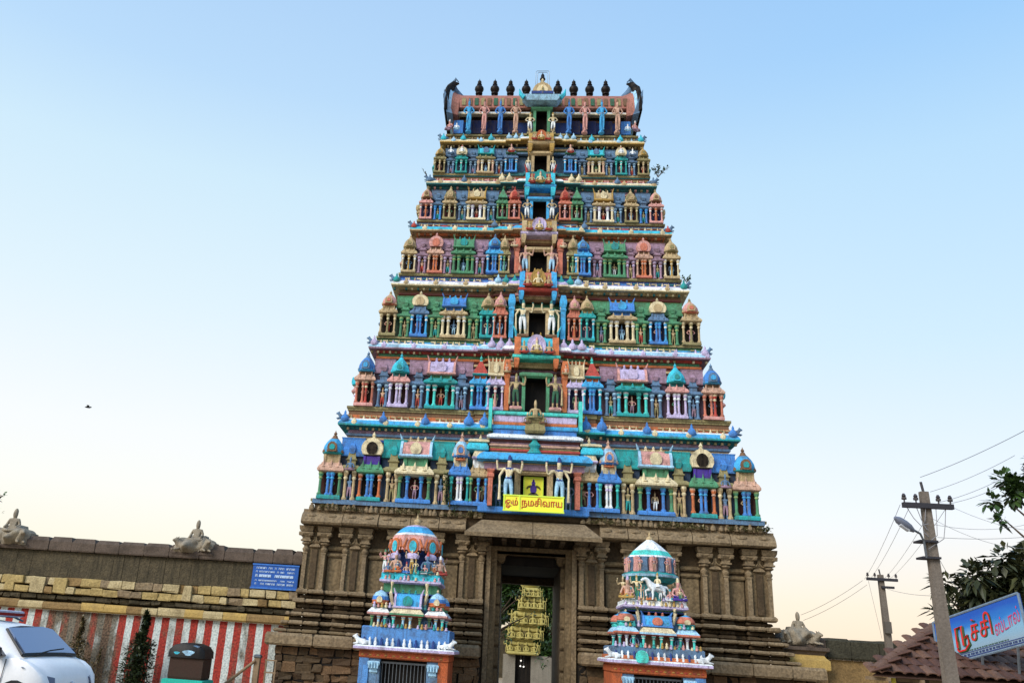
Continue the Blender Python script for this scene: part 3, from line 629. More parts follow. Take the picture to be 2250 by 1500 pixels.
# gables over the doors, standing in front of the next storey's cornice: centre z, height, half width, colours
GB = {2: (13.72, 1.05, .98, 'cyan', 'orange', 'lilac'), 3: (17.05, 1.02, .85, 'salmon', 'sky', 'gold'), 4: (20.05, .82, .82, 'gold', 'tan', 'lilac'), 5: (22.75, .9, .72, 'red', 'cyan', 'teal'), 6: (25.36, .72, .62, 'tan', 'gold', 'orange')}
for k, (z, h, hw, c1, c2, c3) in GB.items():
    y = HD[k]-.38; gb = ob('gable', None, TW, (0, y, z-.2))
    sec = [(math.cos(t), math.sin(t)) for t in [R(a) for a in range(0, 181, 20)]]
    ob('barrel', G().rings([[(x, .45+.45*a, h*(.12+.85*b)) for a, b in sec] for x in (-hw*.7, hw*.7)]).mesh('barrel', P(c1), 40), gb)
    for s in (-1, 1):
        ob('end_gable', G().rings([[(s*x, .45+.52*a, h*(.05+.98*b)) for a, b in sec] for x in (hw*.7, hw*.98)]).mesh('end_gable', P(c2), 40), gb)
        ob('horn', G().tube([(s*hw*.9, .3, h*.8), (s*hw*.95, .2, h*1.15), (s*hw*1.08, .15, h*1.4)], [.07, .05, .015], 5).mesh('horn', P(c1), 50), gb)
    ob('medallion', G().rings([[(.42*hw*math.cos(t)*f, -.03-.06*d, h*.45+.5*h*f*max(math.sin(t), -.7)) for t in [R(a) for a in range(0, 360, 24)]] for d, f in ((0, 1), (1, .95), (.4, .6), (1.3, .5))]).mesh('medallion', P(c3), 40), gb)
    ob('sill', G().rect(-hw*1.05, hw*1.05, -.08, .8, [(.06, -.14), (0, -.08), (0, .02), (.05, .06)]).mesh('sill', P({2: 'aqua', 3: 'red', 4: 'lilac', 5: 'sky', 6: 'tan'}[k])), gb)
    for j in (-1, 0, 1): ob('gable_figure', figure('seat', *(('tan', 'red', 'gold') if j else ('cream', 'gold', 'pink'))), gb, (j*hw*.55, -.12, .05), 0, h*.5 if j else h*.62)
    for sx in (-1, 1): ob('bracket', G().rect(sx*hw*.86-.09, sx*hw*.86+.09, -.1, .5, [(.04, -.55), (0, -.4), (-.03, -.2), (0, -.12)]).mesh('bracket', P(c2)), gb)
    for j in range(4):
        ob('finial', cached('smallpot', lambda: G().lathe([(.05, 0), (.08, .08), (.03, .14), (.05, .18), (0, .28)], 7).mesh('finial', P('gold'), 40)), gb, ((j-1.5)*hw*.35, .45, h*.95))
# storey one: broad painted stack of bands over the door
for z0, z1, hw, y, c in ((8.36, 8.62, 2.0, -.12, 'mauve'), (8.62, 8.66, 2.05, -.14, 'tan'), (9.06, 9.16, 1.8, .12, 'tan'), (9.16, 9.26, 1.84, .06, 'red'), (9.26, 9.36, 1.8, .12, 'olive'), (9.36, 9.46, 1.84, .06, 'peach'), (9.46, 9.56, 1.8, .12, 'mauve'), (9.56, 9.66, 1.84, .06, 'maroon'), (9.9, 10.12, 1.7, .22, 'blue'), (10.12, 10.28, 1.76, .15, 'sky'), (10.28, 10.42, 1.72, .2, 'orange'), (10.42, 10.72, 1.7, .22, 'lilac'), (10.72, 10.86, 1.76, .14, 'aqua')):
    ob('frieze_band', G().rect(-hw, hw, y, 1.4, [(.02, z0), (0, z0+.03), (0, z1-.03), (.02, z1-.002)]).mesh('frieze_band', P(c)), TW)
for z, hw, y, h, c in ((8.68, 2.3, -.45, .36, 'sky'), (9.66, 1.95, -.12, .24, 'white')):
    ob('cornice', G().rect(-hw, hw, y, 1.4, [(.25, z), (0, z+.03), (0, z+.1), (.1, z+h*.7), (.24, z+h)]).mesh('cornice', P(c), 40), TW)
for s in (-1, 1):                                 # side blocks of the stack
    ob('cornice', G().rect(*sorted((s*1.86, s*2.75)), -.05, 1.2, [(.14, 9.1), (0, 9.16), (0, 9.3), (.06, 9.42), (.12, 9.46)]).mesh('cornice', P('cyan'), 40), TW)
    ob('cornice', G().rect(*sorted((s*1.84, s*2.7)), .0, 1.2, [(.1, 9.47), (0, 9.5), (0, 9.56), (.08, 9.62)]).mesh('cornice', P('cream'), 40), TW)
    ob('pilaster', G().rect(*sorted((s*1.64, s*1.82)), -.2, .3, [(0, 6.9), (0, 8.0), (-.05, 8.05), (-.05, 8.15), (0, 8.2), (-.06, 8.3), (-.06, 8.36)]).mesh('pilaster', P('salmon')), TW)
    ob('pilaster', G().rect(*sorted((s*.62, s*.76)), -.1, .3, [(0, 6.9), (0, 8.36)]).mesh('pilaster', P('tan')), TW)
    ob('pilaster', G().rect(*sorted((s*1.78, s*1.92)), .0, .4, [(0, 10.1), (0, 11.3), (.0, 11.35)]).mesh('pilaster', P('aqua')), TW)
    for k, c in ((0, 'blue'), (2, 'sky'), (1, 'orange'), (3, 'sky')):
        i = {0: 2, 2: 2, 1: 1, 3: 3}[k]; x = {0: 1.14, 2: 1.0, 1: 1.22, 3: 1.0}[k]
        if k == 2: continue
        i2 = {0: 2, 1: 1, 3: 3}[k]; h = HT[i2+1]-FEET[i2]-.5
        ob('pilaster', G().rect(s*x-.1, s*x+.1, HD[i2]-.02, HD[i2]+.5, [(0, FEET[i2]), (0, FEET[i2]+h*.62), (-.04, FEET[i2]+h*.66), (0, FEET[i2]+h*.7), (-.06, FEET[i2]+h*.8), (-.06, FEET[i2]+h*.86), (0, FEET[i2]+h)]).mesh('pilaster', P({0: 'sky', 1: 'orange', 3: 'salmon'}[k])), TW)
ob('ornament', G().lathe([(.1, 9.0), (.3, 9.1), (.16, 9.3), (.26, 9.42), (.1, 9.6), (.12, 9.7), (0, 9.85)], 10, (0, -.0, 0), 0, (1, .5)).mesh('ornament', P('teal'), 40), TW)
ob('ornament', G().rect(-.42, .42, -.15, .5, [(.06, 9.95), (0, 10.02), (.03, 10.3), (.12, 10.34), (.06, 10.5), (.1, 10.54)]).mesh('ornament', P('olive')), TW)
ob('seated_statue', figure('seat', 'tan', 'olive', 'tan'), TW, (0, .05, 10.5), 0, .72)
for s in (-1, 1): ob('seated_statue', figure('seat', 'olive', 'brown', 'cream'), TW, (s*.32, -.05, 10.3), 0, .42)

def statue(name, mesh, loc, sc, rz=0): return ob(name, mesh, TW, loc, rz, sc)
GU = [(.98, 1.98, 'cream', 'ltblue', 'navy', 'guard'), (.82, 1.5, 'tan', 'dgreen', 'olive', 'guard'), (.62, 1.7, 'cream', 'white', 'dteal', 'guard'), (.6, 1.4, 'peach', 'ltblue', 'pink', 'guard'), (.58, 1.15, 'tan', 'white', 'slate', 'hip'), (.6, .85, 'cream', 'white', 'tan', 'down'), (.57, 1.15, 'cream', 'white', 'gold', 'hip')]
for i, (x, h, a, b, c, arms) in enumerate(GU):
    m = figure('stand', a, b, c, arms); sc = h/1.96
    for s in (-1, 1): statue('guardian_statue', m, (s*x, HD[i]+(.02 if i else -.5), FEET[i]+(.16 if i in (1, 2) else .02)), (s*sc, sc, sc))
    if i in (1, 2):
        for s in (-1, 1): ob('pedestal', G().rect(s*x-.26, s*x+.26, HD[i]-.18, HD[i]+.25, [(.04, FEET[i]), (0, FEET[i]+.05), (0, FEET[i]+.12), (.05, FEET[i]+.17)]).mesh('pedestal', P('pink' if i == 1 else 'brown')), TW)
for s in (-1, 1):                                 # extra attendants on storey one and two
    statue('guardian_statue', figure('stand', 'slate', 'slate', 'slate', 'hip'), (s*1.4, .35, 6.9), (s*.66, .66, .66))
    statue('guardian_statue', figure('stand', 'tan', 'olive', 'brown', 'hip'), (s*1.98, .35, 6.9), (s*.6, .6, .6))
# small seated figures in front of the bay tops
for i, x, zf, a, b, c in ((0, 2.98, 1.75, 'peach', 'orange', 'cream'), (0, 7.5, 1.15, 'slate', 'mauve', 'slate'), (1, 1.25, 1.62, 'peach', 'tan', 'brown'), (3, 1.12, 1.28, 'peach', 'cream', 'brown'), (5, 1.45, 1.02, 'peach', 'red', 'pink'), (5, 3.9, 1.0, 'white', 'cream', 'red'), (5, 4.45, .95, 'white', 'slate', 'tan')):
    for s in (-1, 1): statue('seated_statue', figure('seat', a, b, c), (s*x, HD[i]-.05+(.12 if x > 2 else 0), FEET[i]+zf), (.5 if i == 0 else .42))
# kudu shells and small pots along the cornice tops
def pots(k, xs, c, sc=1.0):
    me = cached(('kudu', c), lambda: G().lathe([(.1, 0), (.15, .05), (.16, .14), (.1, .24), (.04, .3), (.05, .35), (0, .46)], 8, sq=(1, .6)).mesh('cornice_shell', P(c), 40))
    for x in xs:
        for s in (-1, 1): ob('cornice_shell', me, TW, (s*x, HD[k]+.04-(.16 if x < HW[k]*.345 else 0), HT[k]+.16), 0, sc)
pots(1, (2.75, 2.1), 'blue', 1.35); pots(2, (1.95, 1.55, 1.18), 'lilac', 1.15); pots(3, (1.45, 1.05), 'teal'); pots(3, (1.8,), 'ltblue'); pots(4, (2.1,), 'slate'); pots(5, (1.85, 1.5), 'cream'); pots(6, (1.25, 1.6, .95), 'ltblue', .8)
pots(1, (8.05, 4.6, 6.4), 'blue', 1.1); pots(2, (7.2,), 'lilac'); pots(3, (6.5,), 'teal'); pots(4, (5.95,), 'red', .8); pots(5, (5.4, 3.7), 'slate', .9); pots(6, (4.9, 2.5, 3.9), 'cyan', .9)
for k in range(1, 7):                              # corner beasts peering off each cornice
    me = cached('corner_beast', lambda: skin('corner_beast', *[reclining()[q] for q in (0, 1, 2)], [P('slate')]))
    for s in (-1, 1): ob('corner_beast', me, TW, (s*(HW[k]-.16), HD[k]+.22, HT[k]+.28), math.pi if s > 0 else 0, .34)

# ---- top storey: standing figures and barrel roof
entablature(7, 'dgreen', 'white', 'cream', ['dark', 'brown'], ['green', 'olive'])
Z7, D7 = FEET[6], HD[6]
for x, cl in ((3.67, 'sky'), (2.89, 'pink'), (2.08, 'blue'), (1.3, 'peach')):
    for s in (-1, 1):
        cc = cl if s < 0 else {'sky': 'peach', 'pink': 'sky', 'blue': 'pink', 'peach': 'blue'}[cl]
        xx = x if s < 0 else {3.67: 3.75, 2.89: 2.98, 2.08: 2.15, 1.3: 1.36}[x]
        statue('standing_statue', figure('stand', cc, cc, 'slate' if cc in ('sky', 'blue') else 'brown', 'hip'), (s*xx, D7-.14, Z7), (.66, .8, .95)); ob('column', colmesh(1.5, .1, cc), TW, (s*xx, D7+.12, Z7))
for s in (-1, 1):
    for x in (4.2, 3.3, 2.5, 1.7): ob('wall_panel', G().rect(s*x-.24, s*x+.24, D7+.25, D7+.5, [(0, Z7+.05), (0, Z7+.8), (.05, Z7+.85)]).mesh('wall_panel', P('blue' if x > 4 else 'dnavy')), TW)  # inner panels painted darker for the shade behind the figures
    statue('seated_statue', figure('seat', 'pink', 'mauve', 'white'), (s*4.62, D7-.05, Z7-.0), .55, s*.5)
    statue('seated_statue', figure('seat', 'white', 'ltblue', 'slate'), (s*4.25, D7-.1, Z7), .4)
cy_, hb = YB/2, 1.5; RD = YB/2-D7
sec = [(-math.cos(t)*1.0, max(0, math.sin(t))**.9) for t in [R(a) for a in range(0, 181, 10)]]
Z8 = 27.6
q = G().rings([[(x, cy_+(RD-.25)*a, Z8+hb*b) for a, b in sec] for x in (-4.3, 4.3)]); ob('barrel_roof', q.mesh('barrel_roof', P('terra'), 40), TW)
q = G()
for k in range(26): q.rings([[(-4.1+k*.328+dx, cy_+(RD-.21)*a, Z8+hb*b) for a, b in [(-math.cos(t), math.sin(t)**.9) for t in (R(4), R(14), R(24))]] for dx in (0, .2)], ms=[k % 3])
ob('roof_scales', q.mesh('roof_scales', [P('olive'), P('brown'), P('dgreen')]), TW)
ob('ridge', G().box(-3.9, 3.9, cy_-.18, cy_+.18, Z8+hb-.04, Z8+hb+.1).mesh('ridge', P('brown')), TW)
for s in (-1, 1):                                  # flaring end gables with crests
    def ring(x, k, lift): return [(s*x, cy_+RD*k*a, Z8-.55+lift+(1.62*k+.55)*b*(1+.14*max(0, b-.9)/.1)) for a, b in sec]
    q = G().rings([ring(4.25, .95, 0), ring(4.45, .98, 0), ring(4.62, 1.03, .02), ring(4.75, 1.1, .05), ring(4.88, 1.2, .1), ring(4.95, 1.16, .08), ring(4.88, .95, .03)], ms=[0, 0, 1, 2, 2, 2])
    ob('roof_gable', q.mesh('roof_gable', [P('terra'), P('ltblue'), P('black')], 50), TW)
    q = G().tube([(s*4.1, cy_-.3, Z8+1.3), (s*4.6, cy_-.45, Z8+1.9), (s*4.75, cy_-.55, Z8+2.35), (s*4.6, cy_-.6, Z8+2.6), (s*4.45, cy_-.6, Z8+2.4)], [.24, .2, .13, .08, .03], 7)
    ob('gable_blade', G().tube([(s*4.65, cy_-1.5, 27.2), (s*4.84, cy_-1.5, 27.9), (s*4.92, cy_-1.3, 28.6), (s*4.85, cy_-1.0, 29.3), (s*4.68, cy_-.7, 29.8), (s*4.42, cy_-.6, 29.9)], [.12, .2, .24, .22, .16, .04], 7).mesh('gable_blade', P('black'), 60), TW)
    ob('gable_crest', q.mesh('gable_crest', P('slate'), 60), TW)
    q = G().rings([[(s*x, cy_-RD*k, z) for x, z in ((4.5, 26.9), (4.8, 27.0), (5.0, 27.6), (5.02, 28.4), (4.85, 28.0))] for k in (1.12, .7)]); ob('gable_wing', q.mesh('gable_wing', P('slate'), 40), TW)
def kalasam():
    return G().lathe([(.1, 0), (.1, .42), (.19, .44), (.2, .5), (.13, .54), (.2, .62), (.255, .74), (.245, .86), (.17, .97), (.075, 1.02), (.14, 1.07), (.14, 1.1), (.07, 1.14), (.11, 1.22), (.1, 1.29), (.03, 1.36), (.0, 1.5)], 12).mesh('roof_finial', M('dark_copper', '#1b1513', dirt=.3, rough=.5, metal=.3), 40)
km = kalasam()
for k in range(9): ob('roof_finial', km, TW, (-3.36+k*.845, cy_, Z8+hb+.12), 0, (.97, .97, .98))
# central gable of the roof
q = G().rings([[(.5*math.cos(t)*f, D7-.25+.9*d, 28.2+.6*f*max(math.sin(t), -.6)) for t in [R(a) for a in range(-40, 221, 20)]] for d, f in ((0, 1), (1, 1))]); ob('roof_arch', q.mesh('roof_arch', P('tan'), 40), TW)
q = G().rings([[(.3*math.cos(t)*f, D7-.3+.1*d, 28.2+.42*f*max(math.sin(t), -.8)) for t in [R(a) for a in range(0, 360, 30)]] for d, f in ((0, 1), (1, 1))]); ob('arch_panel', q.mesh('arch_panel', P('cream'), 40), TW)
statue('seated_statue', figure('seat', 'olive', 'tan', 'gold'), (0, D7-.34, 27.95), .45)
ob('arch_crest', G().lathe([(.1, 28.74), (.15, 28.84), (.06, 28.93), (.09, 29.0), (0, 29.15)], 8, (0, D7-.1, 0)).mesh('arch_crest', P('cream'), 40), TW)
ob('arch_ledge', G().rings([[(-1.0, D7-.5, 27.9), (1.0, D7-.5, 27.9), (1.0, D7+.2, 27.9), (-1.0, D7+.2, 27.9)], [(-.75, D7-.4, 27.62), (.75, D7-.4, 27.62), (.75, D7+.2, 27.62), (-.75, D7+.2, 27.62)]]).mesh('arch_ledge', P('ltblue')), TW)
ob('arch_ledge', G().box(-.55, .55, D7-.52, D7, 27.92, 28.08).mesh('arch_ledge', P('navy')), TW)
for s in (-1, 1): ob('horn', G().tube([(s*.9, D7-.4, 27.75), (s*1.1, D7-.42, 27.95), (s*1.16, D7-.42, 28.25)], [.14, .1, .02], 6).mesh('horn', P('cyan'), 50), TW)

# ---- things fixed to the tower: light signs, neon arch, weeds
FONT_SCALE = {}
def textmesh(name, body, h, mat, ext=.012):
    c = bpy.data.curves.new(name, 'FONT'); c.body = body; c.size = 1; c.extrude = 0
    o = bpy.data.objects.new(name, c); COL.objects.link(o); bpy.context.view_layer.update()
    me = bpy.data.meshes.new_from_object(o.evaluated_get(bpy.context.evaluated_depsgraph_get())); bpy.data.objects.remove(o)
    return me
def placed(me, fn, thick=0):
    for v in me.vertices: v.co = fn(v.co.x, v.co.y)
    return me
def bounds(me):
    xs = [v.co.x for v in me.vertices]; ys = [v.co.y for v in me.vertices]; return min(xs), max(xs), min(ys), max(ys)
SIGNY = simple('sign_yellow', '#f0ec3c', .5); SIGNO = simple('sign_orange', '#d2551a', .5); SIGNV = simple('figure_violet', '#4a2f98', .6); SIGNG = simple('figure_olive', '#55552a', .6)
ys = thing('yellow_sign', 'yellow board with orange Tamil letters above the stone porch', 'sign', (0, -.62, 6.68))
SX0, SX1, SH = -1.16, 1.16, .58
ob('sign_board', G().box(SX0, SX1, 0, .08, 0, SH).mesh('sign_board', SIGNY), ys)
for a in ((SX0-.03, SX1+.03, -.03, .02), (SX0-.03, SX1+.03, SH-.02, SH+.03)): ob('sign_border', G().box(a[0], a[1], -.03, .09, a[2], a[3]).mesh('sign_border', simple('sign_lime', '#d8f04a', .5)), ys)
for x in (SX0, -.56, SX1-.03): ob('sign_border', G().box(x-.015, x+.04, -.028, .09, .0, SH).mesh('sign_border', simple('sign_lime', '#d8f04a', .5)), ys)
for body, x0, x1, z0, z1 in (('ஓம்', -1.1, -.62, .09, .5), ('நமசிவாய', -.47, 1.1, .08, .52)):
    me = textmesh('letters', body, 1, None); bx0, bx1, by0, by1 = bounds(me)
    placed(me, lambda x, y: (x0+(x-bx0)/(bx1-bx0)*(x1-x0), -.012, z0+(y-by0)/(by1-by0)*(z1-z0))); me.materials.append(SIGNO)
    ob('letters', me, ys)
    me2 = me.copy(); me2.materials.clear(); me2.materials.append(simple('letter_shadow', '#7a3a10', .6))
    for v in me2.vertices: v.co.x += .018; v.co.y = -.006; v.co.z -= .014
    ob('letter_shadow', me2, ys)
pb = thing('picture_board', 'yellow picture board with a dark violet seated figure in the lowest doorway', 'picture board', (0, .28, 7.28))
ob('board', G().box(-.37, .37, 0, .05, 0, .88).mesh('board', SIGNY), pb)
for a in ((-.4, .4, -.03, .03), (-.4, .4, .85, .91)): ob('frame', G().box(a[0], a[1], -.03, .06, a[2], a[3]).mesh('frame', simple('sign_lime', '#d8f04a', .5)), pb)
for x in (-.4, .36): ob('frame', G().box(x, x+.04, -.028, .055, .03, .85).mesh('frame', simple('sign_lime', '#d8f04a', .5)), pb)
fg = G()
def disc(cx, cz, rx, rz, m=0, y=-.012, a0=0, a1=360): fg.rings([[(cx+rx*math.cos(R(a)), yy, cz+rz*math.sin(R(a))) for a in range(a0, a1, 20)] for yy in (y, y+.008)], m)
disc(0, .66, .075, .09); disc(0, .76, .04, .06); disc(0, .42, .13, .2); fg.prism([(-.24, .1), (.24, .1), (.2, .2), (.1, .28), (-.1, .28), (-.2, .2)], -.012, -.004, 'y', 1)
for sx in (-1, 1): fg.tube([(sx*.1, -.01, .54), (sx*.22, -.01, .5), (sx*.27, -.01, .42)], [.05, .04, .03], 6, 1)
ob('figure', fg.mesh('figure', [SIGNV, SIGNG]), pb)
fr = thing('neon_arch', 'thin metal arch frame with a small hanging bell above the tower roof', 'sign frame', (0.03, 4.0, 29.1))
q = G()
for o_ in (0, .09): q.tube([(-.36+o_, 0, 0), (-.36+o_, 0, 1.62-o_), (-.3+o_, 0, 1.7-o_), (.3-o_, 0, 1.7-o_), (.36-o_, 0, 1.62-o_), (.36-o_, 0, 0)], .018, 6)
ob('tube_frame', q.mesh('tube_frame', simple('neon_tube_off', '#8ea4b8', .3)), fr)
ob('bell', G().lathe([(.02, .42), (.05, .36), (.09, .3), (.1, .16), (.15, .06), (.15, .02), (.04, 0)], 10, (0, 0, 1.12)).mesh('bell', M('dark_copper', '#1b1513'), 40), fr)
ob('bell_rod', G().tube([(0, 0, 1.5), (0, 0, 1.62)], .015).mesh('bell_rod', METAL), fr)
LEAF1 = leafmat('weed_leaf', '#3d4a22', '#77804a'); LEAF2 = leafmat('dark_leaf', '#1f3316', '#3f5a24'); LEAF3 = leafmat('rust_leaf', '#2c2f18', '#6b5a38'); LEAF4 = leafmat('fresh_leaf', '#2e4d1c', '#5f8432')
BARK = M('bark', '#5c4a3a', dirt=.6, scale=4, bump=.8)
def leaf(q, p, d, ln, wd, up=None, droop=.3):
    d = Vector(d).normalized(); sd_ = d.cross(Vector((random.uniform(-.3, .3), random.uniform(-.3, .3), 1)))
    sd_ = sd_.normalized() if sd_.length > 1e-3 else Vector((1, 0, 0)); p = Vector(p)
    m1 = p+d*ln*.5+Vector((0, 0, -droop*ln*.15)); t = p+d*ln+Vector((0, 0, -droop*ln*.5)); o = len(q.v)
    q.v += [tuple(p), tuple(m1+sd_*wd*.5), tuple(t), tuple(m1-sd_*wd*.5)]; q.f += [(o, o+1, o+2), (o, o+2, o+3)]; q.m += [0, 0]
def rdir(): 
    v = Vector((random.gauss(0, 1), random.gauss(0, 1), random.gauss(0, 1))); return v.normalized()
def clump(q, c, rad, n, ln, wd, droop=.3):
    c = Vector(c)
    for _ in range(n):
        u = rdir(); leaf(q, c+Vector((u.x*rad[0], u.y*rad[1], u.z*rad[2]))*random.random()**.5, u+Vector((0, 0, .2))+rdir()*.6, ln*random.uniform(.6, 1.3), wd*random.uniform(.7, 1.2), None, droop)
def weed(name, label, p, n, ln, size, mat):
    t = thing(name, label, 'weed', p); q = G(); st = G()
    for _ in range(n):
        d = Vector((random.uniform(-.7, .7), random.uniform(-.7, .2), random.uniform(.4, 1))).normalized(); e = d*size*random.uniform(.5, 1)
        st.tube([(0, 0, 0), e*.5+Vector((0, 0, .03)), e], [.014, .01, .005], 4)
        for k in range(9): leaf(q, e*random.uniform(.35, 1), d+rdir()*.9, ln, ln*.5)
    ob('leaves', q.mesh('leaves', mat), t); ob('stems', st.mesh('stems', BARK), t)
weed('wall_weed', 'dark bushy weed sprouting from the right end of an upper tower cornice', (5.6, 2.15, 23.25), 9, .14, .85, LEAF2)
weed('wall_weed', 'small dark weed on the right end of the third cornice from the porch', (6.62, 1.55, 17.5), 6, .12, .4, LEAF2)
weed('wall_weed', 'dry bent weed on the left end of an upper tower cornice', (-5.55, 2.3, 23.2), 3, .08, .5, LEAF3)
weed('wall_weed', 'dark weed growing at the right corner of the stone eave', (9.0, .3, 6.4), 7, .13, .4, LEAF2)
q = G()                                            # dry weeds and moss along the top of the stone eave
for _ in range(1500):
    x = random.choice((-1, 1))*random.uniform(1.9, 9.0); k = .5*math.sin(x*2.3+1)+.35*math.sin(x*5.1)+.25*math.sin(x*11.7)
    if k < random.uniform(-.3, .4): continue
    for _ in range(3): leaf(q, (x+random.uniform(-.08, .08), random.uniform(.1, .4), 6.42+random.random()*.22*(k+.3)), (random.uniform(-1, 1), random.uniform(-1, .1), random.uniform(.1, 1.2)), random.uniform(.06, .2), .06)
tag(ob('weeds', q.mesh('weeds', leafmat('dry_weed', '#4c4a2a', '#8d8660')), None), kind='stuff')
t = thing('vine', 'dark green creeper climbing the lowest painted storey right of its centre left bay', 'creeper', tuple(at(990, 1095, .0)))
q = G()
for k in range(9): clump(q, (random.uniform(-.15, .15)-.04*k, 0, k*.16-.35), (.16, .1, .12), 26, .1, .07)
ob('leaves', q.mesh('leaves', LEAF2), t); ob('stems', G().tube([(0, 0, -.4), (-.1, .02, .2), (-.3, .02, 1.0)], [.03, .02, .01], 5).mesh('stems', BARK), t)

# ================================================================== FRONT SHRINES
def shrine(name, label, x, front, pal):
    sh = thing(name, label, 'shrine', (x, front, 0)); W, D = 2.95, 2.7; cy = D/2
    A = lambda nm, gg, c, sm=None: ob(nm, gg.mesh(nm, [P(k) for k in c] if isinstance(c, (list, tuple)) else P(c), sm), sh)
    z = pal['z']                                     # heights: frieze, ledge, band, columns, cornice, domes, slab, figures, dome, top
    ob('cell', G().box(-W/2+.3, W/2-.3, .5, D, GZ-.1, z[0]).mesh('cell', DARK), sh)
    for sx in (-1, 1):
        A('corner_pillar', G().box(*sorted((sx*(W/2-.32), sx*W/2)), .05, .4, GZ-.1, z[0]-.02), 'rust' if (sx > 0) == (pal['fr'] == 0) else 'band')
        A('door_pier', G().box(*sorted((sx*.78, sx*(W/2-.325))), .1, .45, GZ-.1, z[0]-.03), 'slate')
        q = G().rect(sx*.98-.2, sx*.98+.2, -.02, .3, [(.12, z[0]-.5), (.06, z[0]-.44), (.08, z[0]-.36), (0, z[0]-.2), (.0, z[0]-.12), (.05, z[0]-.1)])
        for k in range(4): q.box(sx*.98-.17+.095*k, sx*.98-.12+.095*k, -.06, .0, z[0]-.32, z[0]-.14)
        A('lotus_capital', q, 'ltblue')
        A('side_wall', G().box(*sorted((sx*(W/2-.1), sx*(W/2-.005))), .4, D, GZ-.1, z[0]-.02), 'rust')
    gr = ob('gate_grille', None, sh, (0, .3, 0))
    for k in range(13): ob('bar', cached('bar', lambda: G().tube([(0, 0, GZ), (0, 0, .95)], .016, 6).mesh('bar', METAL)), gr, (-.72+.12*k, 0, 0))
    ob('rail', G().box(-.76, .76, -.02, .02, z[0]-.16, z[0]-.1).mesh('rail', METAL), gr)
    A('frieze', G().rect(-W/2-.02, W/2+.02, .0, D, [(.05, z[0]-.02), (0, z[0]+.02), (0, z[1]-.08), (.03, z[1]-.02)]), 'rust')
    q = G()
    for k in range(22): q.lathe([(.05, -.02), (.045, 0), (0, .02)], 6, (-W/2+.1+k*.131, -.005, (z[0]+z[1])/2-.03), k % 2, (1, .4))
    A('frieze_rosettes', q, ['gold', 'red'])
    A('ledge', G().rect(-W/2-.2, W/2+.2, -.22, D+.2, [(.15, z[1]-.02), (0, z[1]+.02), (0, z[1]+.1), (.06, z[1]+.14)], ms=[0, 1, 2]), ['pink', 'lilac', 'white'])
    q = G()                                          # row of small birds and lions on the ledge
    for k in range(15):
        xx = -W/2+.12+k*.193; q.lathe([(.035, 0), (.06, .05), (.05, .12), (.03, .16), (.045, .2), (.02, .25), (0, .27)], 6, (xx, -.04, z[1]+.14), k % 2*0+ (0 if k % 3 else 1))
    A('ledge_figures', q, ['white', 'navy'], 50)
    for sx in (-1, 1):
        ob('ledge_beast', cached('lb', lambda: skin('ledge_beast', *reclining(), [P('white')])), sh, (sx*(W/2-.05), -.05, z[1]+.14), math.pi if sx > 0 else 0, .34)
    A('base_band', G().rect(-W/2+.0, W/2, .03, D, [(.03, z[1]+.12), (0, z[1]+.2), (0, z[2]-.03), (.04, z[2])]), pal['band'])
    if pal['fr']: A('base_stripe', G().rect(-W/2-.06, W/2+.06, -.08, D, [(.02, z[1]+.13), (0, z[1]+.15), (0, z[1]+.24), (.03, z[1]+.26)]), 'orange')
    if pal['fr']: A('ledge_shell', G().rings([[(-.55+.2*math.cos(R(a)), y, z[1]+.2+.24*max(math.sin(R(a)), -.6)) for a in range(0, 360, 30)] for y in (-.3, -.1)]), 'aqua', 40)
    # lower tier of little pavilions
    ci, co_ = pal['col'], pal['cor']; zc0, zc1, zk = z[2], z[3], z[4]
    A('tier_core', G().rect(-W/2+.45, W/2-.45, .45, D-.3, [(0, zc0), (0, zk+.5)]), 'slate')
    for sx in (-1, 1):
        for yy in (.2, D-.7):
            pv = ob('corner_shrine', None, sh, (sx*(W/2-.5), yy, 0))
            for k in range(3): ob('column', colmesh(zc1-zc0, .05, ('green', 'ltblue', 'aqua')[k] if not pal['fr'] else ('aqua', 'white', 'aqua')[k]), pv, ((k-1)*.22, .05, zc0))
            ob('wall', boxmesh('wall', -.24, .24, .16, .5, [(0, zc0), (0, zc1)], 'maroon'), pv)
            ob('cornice', cached(('shc', pal['fr'], zc1), lambda: G().rect(-.38, .38, -.14, .55, [(.12, zc1), (0, zc1+.04), (0, zc1+.1), (.12, zk), (.14, zk+.01)], ms=[1, 1, 0, 0]).mesh('cornice', [P(co_[0]), P(co_[1])], 30)), pv)
            ob('neck', boxmesh('neck', -.22, .22, .02, .45, [(0, zk), (-.02, zk+.06), (-.02, zk+.1), (0.02, zk+.13)], co_[2]), pv)
            ob('dome', cached(('shd', pal['fr'], zk), lambda: domecopy(.56, z[5]-zk-.12, pal)), pv, (0, .22, zk+.12))
    cs = ob('centre_shrine', None, sh, (0, .1, 0))
    for k in range(4): ob('column', colmesh(zc1-zc0, .05, ('aqua', 'ltblue', 'ltblue', 'green')[k] if not pal['fr'] else 'aqua'), cs, ((-.45, -.12, .12, .45)[k], .02, zc0))
    ob('wall', boxmesh('wall', -.42, .42, .2, .6, [(0, zc0), (0, zc1)], 'brown'), cs)
    ob('cornice', G().rect(-.58, .58, -.16, .6, [(.12, zc1), (0, zc1+.04), (0, zc1+.1), (.12, zk), (.14, zk+.01)], ms=[2, 1, 0, 0]).mesh('cornice', [P('cream'), P('green' if not pal['fr'] else 'ltblue'), P('red')], 30), cs)
    ob('roof', barrelmesh(1.0, .6, z[5]-zk-.05, *pal['sala']), cs, (0, .25, zk+.02))
    for sx in (-1, 1):                               # seated figures between the pavilions
        ob('seated_figure', figure('seat', 'slate', 'mauve', 'slate'), sh, (sx*.72, .3, zc0), 0, .42)
